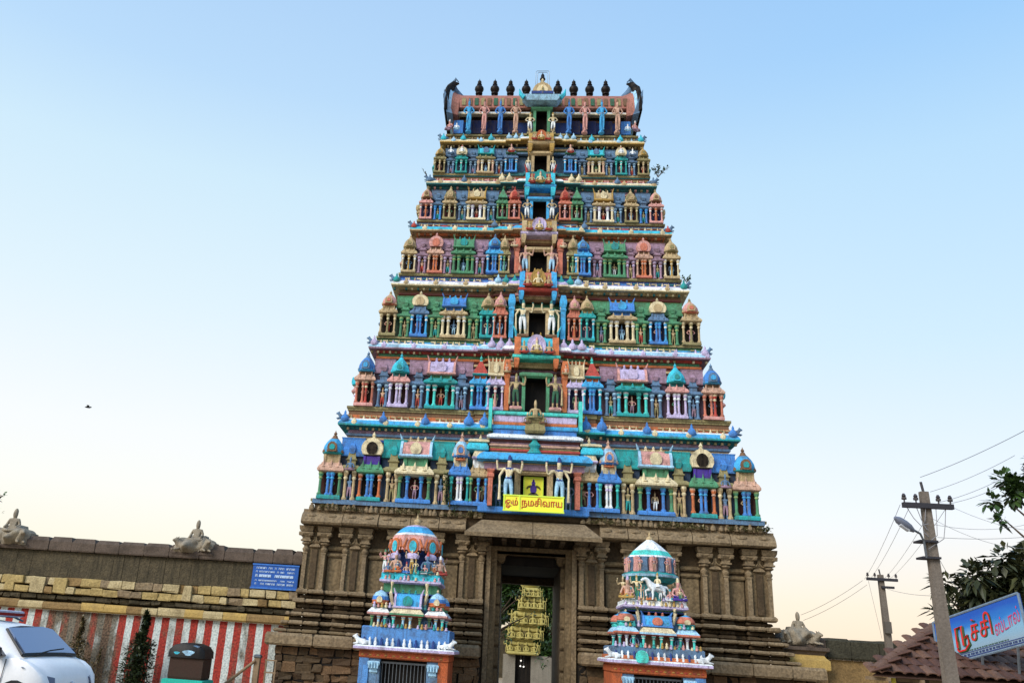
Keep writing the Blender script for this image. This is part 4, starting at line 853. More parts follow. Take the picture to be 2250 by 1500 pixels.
    # slab, figures, arches and the octagonal dome
    A('tier_bands', G().rect(-.95, .95, .5, D-.4, [(0, zk+.3), (-.05, zk+.4), (-.05, zk+.5), (.02, zk+.55), (.02, z[6])], ms=[0, 1, 0, 2]), ['navy', 'orange', 'green'])
    for sx in (-1, 1): A('strut_figure', G().tube([(sx*.55, .35, zk+.15), (sx*.62, .25, zk+.5), (sx*.6, .3, z[6]+.02)], [.05, .06, .07], 6), 'cream', 50)
    A('upper_cornice', G().rect(-1.06, 1.06, .3, D-.3, [(.14, z[6]-.02), (0, z[6]+.03), (0, z[6]+.1), (.05, z[6]+.16), (.05, z[7])], ms=[1, 1, 0, 0]), pal['slab'])
    zd, zt = z[8], z[9]
    q = G()                                          # beads, buds and small heads crowding every ledge
    for zz_, hw_, y_ in ((z[7], 1.0, .3), (z[2]-.02, W/2-.05, .0), (zk+.02, 1.2, .1), (z[6]+.1, 1.05, .28)):
        n_ = int(hw_*2/.13)
        for k in range(n_):
            if random.random() < .85: h_ = random.uniform(.1, .2); q.lathe([(.05, 0), (.06, .3*h_), (.03, .55*h_), (.045, .75*h_), (0, h_)], 5, (-hw_+2*hw_*(k+.5)/n_, y_+random.uniform(0, .08), zz_), random.randrange(5))
    tag(A('ledge_buds', q, ['cream', 'pink', 'teal', 'gold', 'lilac'], 60), kind='stuff')
    A('drum', G().lathe([(.58, z[7]), (.58, zd-.2), (.75, zd-.12), (.8, zd-.02)], 8, (0, cy, 0), rot=R(22.5)), pal['drum'])
    figs = pal['figs']
    for k, (fx, fy, a, b, c) in enumerate(figs): ob('stucco_figure', figure('seat' if k in (0, 2, 4) else 'stand', a, b, c, ('guard', 'guard', 'hip')[k % 3]), sh, (fx, fy-.02*k, z[7]), fx*.5, (.66 if k < 3 else .58) if k in (0, 2, 4) else .42)
    for k in range(6): ob('small_figure', figure('stand' if k % 2 else 'seat', *random.choice((('cream', 'green', 'gold'), ('pink', 'white', 'teal'), ('slate', 'orange', 'cream'), ('peach', 'blue', 'red'))), random.choice(('hip', 'guard'))), sh, (-.8+.32*k, .34, z[7]), random.uniform(-.4, .4), random.uniform(.2, .27) if k % 2 else .34)
    if pal['fr']:
        ob('horse', cached('horse', lambda: skin('horse', *beast(True), [P('white')])), sh, (.05, .34, z[7]), R(20), .58)
        ob('rider', figure('seat', 'cream', 'white', 'gold'), sh, (.08, .34, z[7]+.42), R(-50), .42)
        A('lotus', G().lathe([(.72, zd-.26), (.95, zd-.1), (.98, zd-.02), (.75, zd+.1)], 12, (0, cy, 0), ms=[0, 1, 0]), ['teal', 'ltblue'], 20)
        q = G()
        for k in range(16):
            a = k*math.tau/16; q.lathe([(.13, -.06), (.14, 0), (.12, .3), (.14, .42), (.06, .46)], 6, (.72*math.cos(a), cy+.72*math.sin(a), zd+.12), k % 2)
        A('dome_petals', q, ['pink', 'slate'], 40)
        for k in range(9): a = R(-90+(k-4)*32); ob('drum_figure', figure('stand', 'pink', 'peach', 'slate', 'hip'), sh, (.86*math.cos(a), cy+.86*math.sin(a), zd+.06), a+math.pi/2, .27)
        A('dome', G().lathe([(.7, zd+.08), (.74, zd+.5), (.82, zd+.56), (.78, zd+.62), (.62, zd+.8), (.36, zd+1.02), (.12, zd+1.2), (.1, zt)], 8, (0, cy, 0), rot=R(22.5), ms=[0, 1, 2, 3, 2, 2, 2]), ['pink', 'teal', 'white', 'aqua'], 25)
    else:
        for k in range(8):                           # horseshoe arches round the dome
            a = R(-90+45*k+0); pv = ob('dome_arch', None, sh, (.88*math.sin(a+math.pi/2), cy-.88*math.cos(a+math.pi/2), zd-.12), a+math.pi/2)
            ob('arch', cached('sarch', lambda: G().rings([[(.2*math.cos(R(t))*f, y, .22+.3*f*max(math.sin(R(t)), -.8)) for t in range(0, 360, 30)] for y, f in ((.05, 1), (-.06, 1))]).tube([(-.26, -.02, .02), (-.32, -.02, .2), (-.22, -.02, .5)], [.05, .06, .02], 5).tube([(.26, -.02, .02), (.32, -.02, .2), (.22, -.02, .5)], [.05, .06, .02], 5).mesh('arch', P('orange'), 40)), pv)
            ob('niche', cached('sniche', lambda: G().rings([[(.13*math.cos(R(t)), y, .22+.2*max(math.sin(R(t)), -.9)) for t in range(0, 360, 30)] for y in (-.05, -.09)]).mesh('niche', P('cyan'), 40)), pv)
            ob('canopy', cached('scan', lambda: G().lathe([(.22, -.2), (.26, -.1), (.2, -.03), (.08, .02)], 8, sq=(1, .6)).mesh('canopy', P('lilac'), 40)), pv)
        A('dome', G().lathe([(.98, zd-.02), (.96, zd+.25), (.82, zd+.52), (.74, zd+.6), (.62, zd+.72), (.46, zd+.84), (.34, zd+.9), (.12, zt)], 8, (0, cy, 0), rot=R(22.5), ms=[0, 0, 1, 2, 2, 3, 3]), ['pink', 'white', 'sky', 'lilac'], 25)
    A('dome_finial', G().lathe([(.1, zt-.05), (.16, zt+.0), (.08, zt+.04), (.13, zt+.11), (.11, zt+.18), (.04, zt+.23), (.05, zt+.28), (.0, zt+.42)], 9, (0, cy, 0)), 'tan', 50)
    return sh
def domecopy(wd, h, pal):
    q = G(); q.lathe([(.5, 0), (.56, .08), (.5, .16), (.55, .3), (.5, .56), (.34, .82), (.1, .96), (.08, 1.0)], 10, ms=pal['dm']); q.lathe([(.1, .98), (.04, 1.03), (.08, 1.1), (.0, 1.25)], 6, ms=[2]*3)
    q.rings([[(.18*math.cos(R(a)), y, .3+.26*max(math.sin(R(a)), -.7)) for a in range(0, 360, 36)] for y in (-.6, -.42)], 2)
    q.v = [(x*wd, y*wd, z*h) for x, y, z in q.v]; return q.mesh('dome', [P(k) for k in pal['dc']], 35)
SHL = dict(z=(1.06, 1.3, 2.05, 2.4, 2.64, 3.24, 3.5, 3.82, 4.66, 5.6), fr=0, band='band', col=('green', 'ltblue'), cor=('white', 'pink', 'green'), dm=[3, 3, 3, 1, 0, 0, 1], dc=('ltblue', 'blue', 'cream', 'orange'),
           sala=('sky', 'lilac', 'teal'), slab=['cyan', 'lilac'], drum='navy', figs=[(-.55, .52, 'peach', 'orange', 'lilac'), (0, .42, 'tan', 'gold', 'cream'), (.55, .52, 'slate', 'dteal', 'red'), (-.98, .75, 'pink', 'white', 'green'), (.98, .75, 'peach', 'red', 'white'), (.9, 1.5, 'white', 'olive', 'slate'), (.9, 2.1, 'peach', 'cream', 'red')])
SHR = dict(z=(1.12, 1.4, 1.94, 2.3, 2.55, 3.02, 3.16, 3.42, 4.32, 5.42), fr=1, band='slate', col=('aqua', 'white'), cor=('ltblue', 'salmon', 'aqua'), dm=[1, 1, 3, 3, 3, 0, 0], dc=('sky', 'teal', 'cream', 'salmon'),
           sala=('sky', 'blue', 'salmon'), slab=['white', 'lilac'], drum='dteal', figs=[(-.9, .45, 'peach', 'gold', 'lilac'), (-.6, .42, 'cream', 'green', 'gold'), (.75, .45, 'pink', 'violet', 'cream'), (-.95, 1.3, 'tan', 'orange', 'cream'), (.95, 1.2, 'cream', 'olive', 'peach'), (.9, 1.8, 'tan', 'dgreen', 'cream')])
shrine('painted_shrine', 'painted shrine left of the gate with horseshoe arches round its pink dome', -4.22, -4.3, SHL)
shrine('painted_shrine', 'painted shrine right of the gate with a white horse rider under its dome', 4.05, -4.3, SHR)

# ================================================================== BOUNDARY WALLS
bw = thing('boundary_wall', 'long mossy boundary wall with red and white stripes left of the tower', 'wall', (-20, 1, 0))
WX0, WX1 = -36.0, -9.25
def wpart(nm, q, m): 
    q.v = [(a+20, b-1, c) for a, b, c in q.v]; return ob(nm, q.mesh(nm, m), bw)
def stripes():
    m = bpy.data.materials.new('striped_limewash'); m.use_nodes = True; t = m.node_tree; n = t.nodes; l = t.links; b = n['Principled BSDF']; b.inputs['Roughness'].default_value = .85
    g = n.new('ShaderNodeNewGeometry'); sp = n.new('ShaderNodeSeparateXYZ'); l.new(g.outputs['Position'], sp.inputs[0])
    nzz = n.new('ShaderNodeTexNoise'); nzz.inputs['Scale'].default_value = 3; nzz.inputs['Detail'].default_value = 5; l.new(g.outputs['Position'], nzz.inputs['Vector'])
    a1 = n.new('ShaderNodeMath'); a1.operation = 'MULTIPLY_ADD'; a1.inputs[1].default_value = .05; l.new(nzz.outputs['Fac'], a1.inputs[0]); l.new(sp.outputs['X'], a1.inputs[2])
    pp = n.new('ShaderNodeMath'); pp.operation = 'MULTIPLY'; pp.inputs[1].default_value = 1/.6; l.new(a1.outputs[0], pp.inputs[0])
    frc = n.new('ShaderNodeMath'); frc.operation = 'FRACT'; l.new(pp.outputs[0], frc.inputs[0])
    cmp_ = n.new('ShaderNodeMath'); cmp_.operation = 'GREATER_THAN'; cmp_.inputs[1].default_value = .48; l.new(frc.outputs[0], cmp_.inputs[0])
    fine = n.new('ShaderNodeTexNoise'); fine.inputs['Scale'].default_value = 14; fine.inputs['Detail'].default_value = 4; l.new(g.outputs['Position'], fine.inputs['Vector'])
    cw = ramp(n, [(.3, lin('#8f9a98')), (.52, lin('#c3ccc9')), (.75, lin('#dde0da'))]); cr = ramp(n, [(.3, lin('#5f1a13')), (.52, lin('#9a2a1f')), (.75, lin('#b54634'))])
    l.new(fine.outputs['Fac'], cw.inputs[0]); l.new(fine.outputs['Fac'], cr.inputs[0])
    mi = n.new('ShaderNodeMix'); mi.data_type = 'RGBA'; l.new(cmp_.outputs[0], mi.inputs[0]); l.new(cw.outputs[0], mi.inputs[6]); l.new(cr.outputs[0], mi.inputs[7])
    # worn, mossy patches
    mp = n.new('ShaderNodeMapping'); mp.inputs['Scale'].default_value = (1.1, 1, .45); l.new(g.outputs['Position'], mp.inputs['Vector'])
    big = n.new('ShaderNodeTexNoise'); big.inputs['Scale'].default_value = 1.0; big.inputs['Detail'].default_value = 8; big.inputs['Roughness'].default_value = .65; l.new(mp.outputs[0], big.inputs['Vector'])
    gx = n.new('ShaderNodeMapRange'); gx.inputs[1].default_value = -17.9; gx.inputs[2].default_value = -16.2; gx.inputs[3].default_value = .24; gx.inputs[4].default_value = 0; l.new(sp.outputs['X'], gx.inputs[0])
    gx2 = n.new('ShaderNodeMapRange'); gx2.inputs[1].default_value = -19.8; gx2.inputs[2].default_value = -18.6; gx2.inputs[3].default_value = -.24; gx2.inputs[4].default_value = 0; l.new(sp.outputs['X'], gx2.inputs[0])
    s1 = n.new('ShaderNodeMath'); s1.operation = 'ADD'; l.new(big.outputs['Fac'], s1.inputs[0]); l.new(gx.outputs[0], s1.inputs[1])
    s2 = n.new('ShaderNodeMath'); s2.operation = 'ADD'; l.new(s1.outputs[0], s2.inputs[0]); l.new(gx2.outputs[0], s2.inputs[1])
    mk = n.new('ShaderNodeMapRange'); mk.inputs[1].default_value = .5; mk.inputs[2].default_value = .64; mk.inputs[4].default_value = .92; l.new(s2.outputs[0], mk.inputs[0])
    m2 = n.new('ShaderNodeMix'); m2.data_type = 'RGBA'; l.new(mk.outputs[0], m2.inputs[0]); l.new(mi.outputs[2], m2.inputs[6])
    cd_ = ramp(n, [(.35, lin('#2f2c20')), (.6, lin('#6a5c48'))]); l.new(fine.outputs['Fac'], cd_.inputs[0]); l.new(cd_.outputs[0], m2.inputs[7])
    l.new(m2.outputs[2], b.inputs['Base Color'])
    bp = n.new('ShaderNodeBump'); bp.inputs['Strength'].default_value = .5; bp.inputs['Distance'].default_value = .03; l.new(fine.outputs['Fac'], bp.inputs['Height']); l.new(bp.outputs[0], b.inputs['Normal'])
    return m
wpart('striped_base', G().box(WX0, WX1, 1.0, 1.9, GZ-.1, 1.93), stripes())
q = G(); n_ = 120                                 # uneven upper wall
for k in range(n_):
    x = WX0+(WX1-WX0)*k/n_; x2 = WX0+(WX1-WX0)*(k+1)/n_
    q.box(x, x2, 1.12+random.uniform(-.012, .01), 1.85, 3.24, 4.27+random.uniform(-.02, .02))
wpart('upper_wall', q, MOSS)
wpart('wall_core', G().box(WX0, WX1, 1.25, 1.8, 1.94, 3.3), MOSS)
x = WX0
while x < WX1-.1:                                   # coping blocks
    ln = min(random.uniform(.7, 1.3), WX1-x)
    wpart('coping_stone', G().rect(x+.01, x+ln-.01, .93+random.uniform(-.04, .03), 2.0, [(.02, 4.28), (0, 4.33), (0, 4.66+random.uniform(-.03, .03)), (.1, 4.86+random.uniform(-.06, .05))]), COPE); x += ln
for z0, z1, lo, hi, y0, mt in ((2.88, 3.24, .35, .85, .72, YEL), (2.56, 2.87, .3, .7, .68, YEL), (2.34, 2.55, .3, .8, .8, MOSS)):      # rough limewashed courses
    x = -24.5 if z0 > 2.4 else -24.5
    while x < WX1-.1:
        ln = min(random.uniform(lo, hi), WX1-x); h = z1-z0; y = y0+random.uniform(-.07, .07)
        zt_ = z1 if not (z0 == 2.56 and random.random() < .22) else 3.22; y -= .05 if zt_ != z1 else 0
        qq = G().rect(x+.008, x+ln-.008, y, 1.3, [(.03, z0+.01), (0, z0+.05), (.0, zt_-.05), (.05, zt_-.01+random.uniform(-.05, 0))]); qq.v = [(a+random.uniform(-.03, .03), b+random.uniform(-.03, .03), c+random.uniform(-.02, .02)) for a, b, c in qq.v]
        wpart('wall_stone', qq, mt if mt is MOSS else random.choice((YEL, YEL, YEL2, YEL2, STONE2, YEL3))); x += ln
    qq = G().rect(WX0, -24.52, y0, 1.3, [(.03, z0), (0, z0+.05), (0, z1-.05), (.03, z1)]); wpart('wall_course', qq, mt)
OCHRE = M('ochre_wash', '#b29556', dirt=.55, scale=2, bump=.5, dcol='#7a6342', var=.3)
x = WX0
while x < WX1-.05:                                  # ochre ledge in uneven lengths of limewash
    ln = min(random.uniform(.5, 1.4), WX1-x); y_ = .74+random.uniform(-.03, .03)
    q = G().prism([(1.3, 1.94), (y_+.06, 1.94), (y_, 2.0), (y_, 2.16), (y_+.05, 2.27+random.uniform(-.04, .02)), (1.3, 2.29)], x+.002, x+ln-.002, 'x'); wpart('ledge_stone', q, random.choice((OCHRE, OCHRE, YEL2, YEL3))); x += ln
rw = thing('boundary_wall', 'low dark boundary wall right of the tower with ochre base', 'wall', (12, 1, 0))
def rpart(nm, q, m):
    q.v = [(a-12, b-1, c) for a, b, c in q.v]; return ob(nm, q.mesh(nm, m), rw)
rpart('wall_core', G().box(9.3, 30, 1.1, 1.8, GZ-.1, 2.0), YEL3)
x = 9.3
while x < 30:
    ln = random.uniform(.7, 1.4); rpart('coping_stone', G().rect(x+.01, x+ln-.01, .95+random.uniform(-.03, .03), 1.9, [(.04, 2.01), (0, 2.08), (0, 2.66), (.08, 2.77+random.uniform(-.04, .03))]), MOSSD if x > 11 else COPE); x += ln
rpart('corner_pedestal', G().rect(9.35, 11.1, .6, 1.9, [(.06, 1.55), (0, 1.6), (0, 1.92), (.1, 2.0), (.16, 2.1), (.1, 2.2), (.0, 2.26), (.0, 2.38)], ms=[0, 0, 0, 0, 1, 1, 1]), [OCHRE, COPE])
rpart('wall_pier', G().box(9.4, 11.0, .75, 1.0, GZ-.1, 1.56), YEL3)
def wall_statue(label, x, z, sc, hd='#a39a88'):
    t = thing('wall_statue', label, 'statue', (x, 1.35, z)); 
    p, e, r = seated(.2); r = [tuple(k*1.3 for k in (q_ if isinstance(q_, tuple) else (q_, q_))) for q_ in r]
    ob('seated_figure', cached('wsf', lambda: skin('seated_figure', p, e, r, [STUC])), t, (0, -.2, .5*sc), 0, .88*sc)
    bl_ = [(random.uniform(-.9, .9), random.uniform(0, .7), random.uniform(.08, .2), random.uniform(.06, .2)) for _ in range(26)]
    def prof(x):
        x = abs(x); return (.86 if x < .42 else .7-(x-.42)*.25 if x < .85 else .56)+.04*math.sin(9*x+2)
    nx, nz_ = 34, 14; q = G(); F = []
    for i_ in range(nx+1):
        x = -.98+1.96*i_/nx
        for k in range(nz_+1):
            z_ = prof(x)*k/nz_; y = -.3-sum(a*math.exp(-((x-bx)**2+(z_-bz)**2)/(2*sg*sg)) for bx, bz, sg, a in bl_)+.22*(k/nz_)**3
            F.append((x*sc*(1-.06*k/nz_), y, z_*sc))
    nb = len(F); F += [(x, .3, z_) for x, y, z_ in F]; fs = []; st_ = nz_+1
    for i_ in range(nx):
        for k in range(nz_): a = i_*st_+k; fs.append((a, a+st_, a+st_+1, a+1))
        a = i_*st_+nz_; fs.append((a, a+st_, a+st_+nb, a+nb))
    for a in [k for k in range(nz_)]+[nx*st_+k for k in range(nz_)]: fs.append((a, a+1, a+1+nb, a+nb))
    q.add(F, fs); ob('carved_mass', q.mesh('carved_mass', STUC, 70), t)
    me = cached('wsb', lambda: skin('bull', *reclining(), [STUC]))
    for s in (-1, 1): ob('bull', me, t, (s*.5*sc, -.38, .05), R(50) if s < 0 else R(130), .62*sc)
    ob('pedestal', G().rect(-.98*sc, .98*sc, -.45, .4, [(0, -.06), (0, .02), (.05, .06)]).mesh('pedestal', COPE), t)
wall_statue('grey seated deity with two bulls on the left boundary wall beside the blue sign', -13.9, 4.5, .9)
wall_statue('grey seated deity with two bulls at the far left end of the wall', -22.0, 4.42, 1.0)
wall_statue('dark weathered seated deity with two bulls on the right wall corner', 10.2, 2.42, .8)
bs = thing('blue_sign', 'blue board with rows of small white writing on the left wall', 'sign', (-10.3, .9, 3.3))
BLUE = M('sign_blue', '#2a5aa8', dirt=.25, scale=2, streak=.2)
ob('panel', G().box(-.95, .95, 0, .06, -.02, .92).mesh('panel', BLUE), bs)
for a in ((-.97, .97, -.04, .02), (-.97, .97, .88, .94)): ob('rim', G().box(a[0], a[1], -.03, .05, a[2], a[3]).mesh('rim', M('rim_blue', '#3f74c4', dirt=.2)), bs)
WHT = simple('sign_white', '#c9dcf2', .6)
for row, (z, h) in enumerate(((.74, .07), (.6, .06), (.42, .1), (.26, .05), (.12, .07))):
    q = G(); x = -.8
    while x < .78:
        wd = random.uniform(.03, .075)
        if random.random() < .84: q.tube([(x, -.012, z), (x+wd*.2, -.012, z+h), (x+wd*.8, -.012, z+h*.9), (x+wd, -.012, z)], .011 if h < .09 else .018, 4)
        x += wd*1.35
    tag(ob('writing', q.mesh('writing', WHT), bs), kind='stuff')

# ================================================================== BEYOND THE GATE
ins = thing('inner_shrine', 'cream stucco shrine front seen through the tower gate', 'shrine', (.05, 24, 0))
Y0 = 24
def ip(nm, q, m, sm=None): return ob(nm, q.mesh(nm, m, sm), ins)
GREYW = M('grey_plaster', '#8a8478', dirt=.4, scale=1.5)
for s, a, b in ((-1, -1.2, -.42), (1, .58, 1.95)): ip('wall', G().box(a, b, 0, .6, GZ-.1, 1.3), GREYW)
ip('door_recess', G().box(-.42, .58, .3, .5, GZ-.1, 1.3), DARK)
ip('lintel', G().rect(-1.0, 1.05, -.35, .6, [(.1, 1.3), (0, 1.36), (0, 1.44), (.06, 1.5)]), CREAMY)
zz = 1.5
for wd, h, x in ((1.9, .62, 0), (1.5, .16, .05), (2.0, .75, .12), (1.6, .14, .25), (2.1, .8, .36), (1.6, .16, .42), (1.5, .75, .5), (1.1, .6, .5)):
    ip('tier', G().rect(x-wd/2, x+wd/2, 0, 1.4, [(.12, zz), (.12, zz+h*.6), (0, zz+h*.66), (0, zz+h*.8), (.16, zz+h)]), CREAMY)
    if h > .5:
        for k in range(4): ob('stucco_figure', cached('crf', lambda: skin('stucco_figure', *seated(), [CREAMY])), ins, (x+(k-1.5)*wd*.27, -.1, zz), 0, h*.8)
        for sx in (-1, 1): ob('stucco_figure', cached('crs', lambda: skin('stucco_figure', *standing('guard'), [CREAMY])), ins, (x+sx*wd*.52, .0, zz-.1), 0, h*.62)
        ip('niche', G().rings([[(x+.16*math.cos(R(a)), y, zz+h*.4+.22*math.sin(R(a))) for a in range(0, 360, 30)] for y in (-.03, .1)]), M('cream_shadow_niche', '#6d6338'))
    zz += h
ip('dome', G().lathe([(.5, zz), (.62, zz+.15), (.55, zz+.5), (.2, zz+.8), (0, zz+1.2)], 10, (.42, .7, 0)), CREAMY, 40)
for k, (x, z) in enumerate(((-.1, .95), (-.13, .62), (.08, .6))): 
    lm = bpy.data.materials.new('oil_lamp_glow'); lm.use_nodes = True; bb = lm.node_tree.nodes['Principled BSDF']; bb.inputs['Emission Color'].default_value = (1, .95, .85, 1); bb.inputs['Emission Strength'].default_value = 1.2
    t = thing('temple_lamp', ('small white lamp hanging highest in the dark inner doorway', 'small white lamp low left in the dark inner doorway', 'small white lamp low right in the dark inner doorway')[k], 'lamp', (x+.1, 24.2, z))
    ob('bulb', G().lathe([(.0, -.05), (.05, -.02), (.05, .03), (0, .06)], 8).mesh('bulb', lm), t); ob('cord', G().tube([(0, 0, .05), (0, 0, 1.3-z)], .006, 4).mesh('cord', WIRE), t)
def tree(label, base, h, clumps, n, ln, wd, mat, droop=.4, name='tree', lean=(0, 0), limbs=True, rad=None):
    dz = {'street_tree': -.02, 'broadleaf_tree': -.08}.get(name, 0); clumps = [((c[0], c[1], c[2]+dz), r_) for c, r_ in clumps]
    if base[2] == GZ: h -= GZ; clumps = [((c[0], c[1], c[2]-GZ), r_) for c, r_ in clumps]
    t = thing(name, label, 'tree', base); q = G(); top = Vector((lean[0], lean[1], h))
    tr = G().tube([(0, 0, 0), (lean[0]*.3, lean[1]*.3, h*.35), (lean[0]*.7, lean[1]*.7, h*.7), top], [rad or h*.035, (rad or h*.035)*.8, (rad or h*.035)*.55, (rad or h*.035)*.2], 8); ob('trunk', tr.mesh('trunk', BARK, 60), t)
    for c, rr in clumps:
        c = Vector(c); st = top*random.uniform(.45, .8)
        ob('branch', G().tube([st, (st+c)*.5+Vector((0, 0, .1)), c], [(rad or h*.035)*.45, (rad or h*.035)*.25, .012], 5).mesh('branch', BARK, 60), t)
        m = max(8, int(n*rr*rr)); 
        for _ in range(max(3, int(6*rr))):
            u = rdir(); cc = c+u*rr*random.uniform(.2, .9); clump(q, cc, (rr*.42,)*3, m//3, ln, wd, droop)
    ob('crown', q.mesh('crown', mat), t); return t
random.seed(21)
tree('dark leafy tree inside the courtyard left of the cream shrine', (-1.9, 17, GZ), 4.2, [((.5, 0, 4.2), .7), ((.9, .2, 3.3), .5), ((.7, 0, 2.4), .6), ((0, 0, 3.4), 1.0), ((1.3, 0, 4.6), .5), ((1.2, -.2, 2.0), .35), ((1.9, -.2, 4.7), .35), ((1.5, 0, 3.1), .3), ((2.4, 0, 3.6), .25)], 130, .2, .11, LEAF2)
tree('green bushy tree inside the courtyard right of the cream shrine', (1.7, 16, GZ), 2.6, [((-.1, 0, 2.0), .8), ((-.5, 0, 1.2), .6), ((.3, 0, 2.8), .8), ((-.2, 0, 3.4), .4)], 120, .18, .1, LEAF4)
tree('tall dark tree behind the cream shrine', (2.5, 40, GZ), 7, [((-1, 0, 7), 1.6), ((-3, 0, 6.5), 1.5), ((-2, 0, 4.8), 1.6), ((.4, 0, 5), 1.6), ((-4, 0, 5), 1.5), ((-2.5, 0, 3), 1.8), ((-1, 0, 4), 1.8), ((-1, 0, 8), 1.8), ((-3.4, 0, 8), 1.8), ((.5, 0, 7), 1.8), ((-.5, 0, 2), 1.5)], 260, .5, .3, LEAF2)
tag(ob('courtyard_wall', G().box(-14, 14, 44, 44.5, GZ-.1, 3.2).mesh('courtyard_wall', MOSS)), 'dark courtyard wall far behind the cream shrine', 'wall')

# ================================================================== TREES, SHRUBS
random.seed(5)
c = at(2150, 1300, -8)
tree('large leafed tree rising behind the blue shop billboard', (c.x+.7, -8, GZ), 3.8, [((-1.5, 0, 3.3), .42), ((-1.0, .2, 4.2), .75), ((-.3, 0, 4.6), .75), ((.5, 0, 4.7), .8), ((1.2, 0, 4.9), .8), ((.2, .1, 3.6), 1.0), ((1.2, .2, 3.8), 1.1), ((-.8, 0, 3.3), .8), ((2.2, .1, 4.4), 1.0), ((2.1, 0, 5.0), .6), ((-1.75, 0, 4.1), .4), ((-1.7, 0, 3.5), .4), ((-1.3, 0, 2.9), .5), ((-.2, 0, 3.9), 1.0), ((.9, 0, 4.3), 1.0)], 330, .38, .16, leafmat('broad_leaf', '#1b2613', '#4a4c2c'), .9, 'broadleaf_tree')
c = at(2250, 1060, -14)
tree('dark tree with its crown reaching in at the right edge of the photo', (c.x+2.2, -14, GZ), 5.4, [((-2.3, 0, 5.8), .42), ((-2.6, 0, 5.4), .38), ((-1.9, 0, 6.2), .4), ((-1.9, 0, 5.75), .4), ((-1.3, 0, 6.2), .8), ((-.4, 0, 6.4), 1.1), ((-2.75, 0, 5.0), .2), ((-1.4, 0, 6.0), .7), ((-1.2, 0, 6.3), .6), ((-2.2, .1, 5.8), .4)], 800, .2, .13, LEAF2, .4, 'street_tree', (-.3, 0))
c = at(0, 1110, 3)
tree('tree whose leaf tips just show at the left edge above the wall', (c.x-2.3, 3.5, GZ), 6, [((1.9, -.5, 6.5), .55), ((2.2, -.5, 5.9), .28), ((.8, -.5, 6.6), 1.1), ((0, 0, 7.2), 1.2), ((-1, 0, 6.2), 1.2), ((2.35, -.5, 6.75), .12)], 100, .22, .12, LEAF2, .4, 'wall_tree')
def shrub(label, base, h, rad, n, mat, ln=.16):
    t = thing('shrub', label, 'shrub', base); q = G(); st = G()
    for k in range(int(h/.16)):
        f = k*.16/h; r_ = rad*(math.sin(min(1, f*1.25+.18)*math.pi)**.6 if f < .99 else .2)*random.uniform(.75, 1.1)
        clump(q, (random.uniform(-.08, .08)+.12*f, random.uniform(-.08, .08), k*.16+.1), (r_, r_, .16), n, ln, ln*.5)
    for k in range(4): st.tube([(random.uniform(-.1, .1), 0, 0), (random.uniform(-.2, .2), 0, h*.5), (random.uniform(-.1, .2), 0, h*.95)], [.035, .025, .01], 5)
    ob('foliage', q.mesh('foliage', mat), t); ob('stems', st.mesh('stems', BARK), t)
shrub('tall dark upright shrub against the striped wall beside the covered cart', (-14.95, -.3, GZ), 2.8, .78, 300, leafmat('shrub_leaf', '#141d0d', '#33401f'))
shrub('straggly dark shrub in front of the striped wall behind the white car', (-17.7, .2, GZ), 2.5, .75, 70, LEAF3)
shrub('low dry bush at the foot of the striped wall beyond the bonnet of the car', (-16.6, -.2, GZ), 1.3, .6, 40, LEAF3, .12)
# ================================================================== COVERED CART, POSTS
ct = thing('covered_cart', 'black tarpaulin covered cart with a turquoise tray by the striped wall', 'cart', (-11.85, -3, 0))
TARP = M('black_tarpaulin', '#0c0d10', dirt=.1, rough=.5, spec=.25, scale=3)
TURQ = M('turquoise_paint', '#27b5a0', dirt=.25, scale=3)
secs = [(-.68, .62, .42), (-.66, .86, .44), (-.5, 1.02, .44), (-.2, 1.1, .45), (.2, 1.09, .45), (.48, 1.0, .44), (.62, .84, .44), (.64, .62, .42)]
ob('tarpaulin', G().rings([[(x, y, z) for x, z, _ in secs] for y in (-.5, -.46, .46, .5)] if False else [[(x*k, y, .6+(z-.6)*k) for x, z, _ in secs] for y, k in ((-.52, .86), (-.46, 1), (.46, 1), (.52, .86))]).mesh('tarpaulin', TARP, 40), ct)
ob('box_body', G().rect(-.6, .6, -.44, .44, [(.02, -.08), (0, .0), (0, .6), (.03, .64)]).mesh('box_body', M('dark_cart_wood', '#3a2820', dirt=.4, scale=3)), ct)
ob('tray', G().rect(-.72, .72, -.6, .55, [(.05, -.42), (0, -.36), (0, -.1), (.04, -.08)]).mesh('tray', TURQ), ct)
for x, z, a, m in ((-.32, .86, .16, 'lilac'), (-.02, .9, .18, 'white'), (.05, .78, .2, 'ltblue'), (-.36, .76, .1, 'cyan'), (.28, .98, .13, 'slate')):
    ob('sticker', G().rings([[(x+a*math.cos(R(t))*(1+.3*math.sin(3*R(t))), y, z+a*.45*math.sin(R(t))) for t in range(0, 360, 30)] for y in (-.515-.02*(1.1-z), -.47)]).mesh('sticker', P(m)), ct)
for s in (-1, 1): ob('wheel', G().lathe([(.05, -.04), (.24, -.04), (.26, 0), (.24, .04), (.05, .04)], 14).mesh('wheel', simple('tyre', '#17171a', .8)), ct, (s*.45, -.35, .0)).rotation_euler = (math.pi/2, 0, 0)
for o_ in kids(ct): o_.location.z += -.49 if o_.name.startswith('wheel') else .0
t = thing('wooden_post', 'pale wooden post with a grey cap beside the stone plinth', 'post', (-9.93, -1.4, GZ))
ob('shaft', G().box(-.1, .1, -.1, .1, 0, .72-GZ).mesh('shaft', WOOD), t); ob('cap', G().rect(-.13, .13, -.13, .13, [(.02, .72-GZ), (0, .75-GZ), (0, .8-GZ), (.05, .84-GZ)]).mesh('cap', METAL), t)
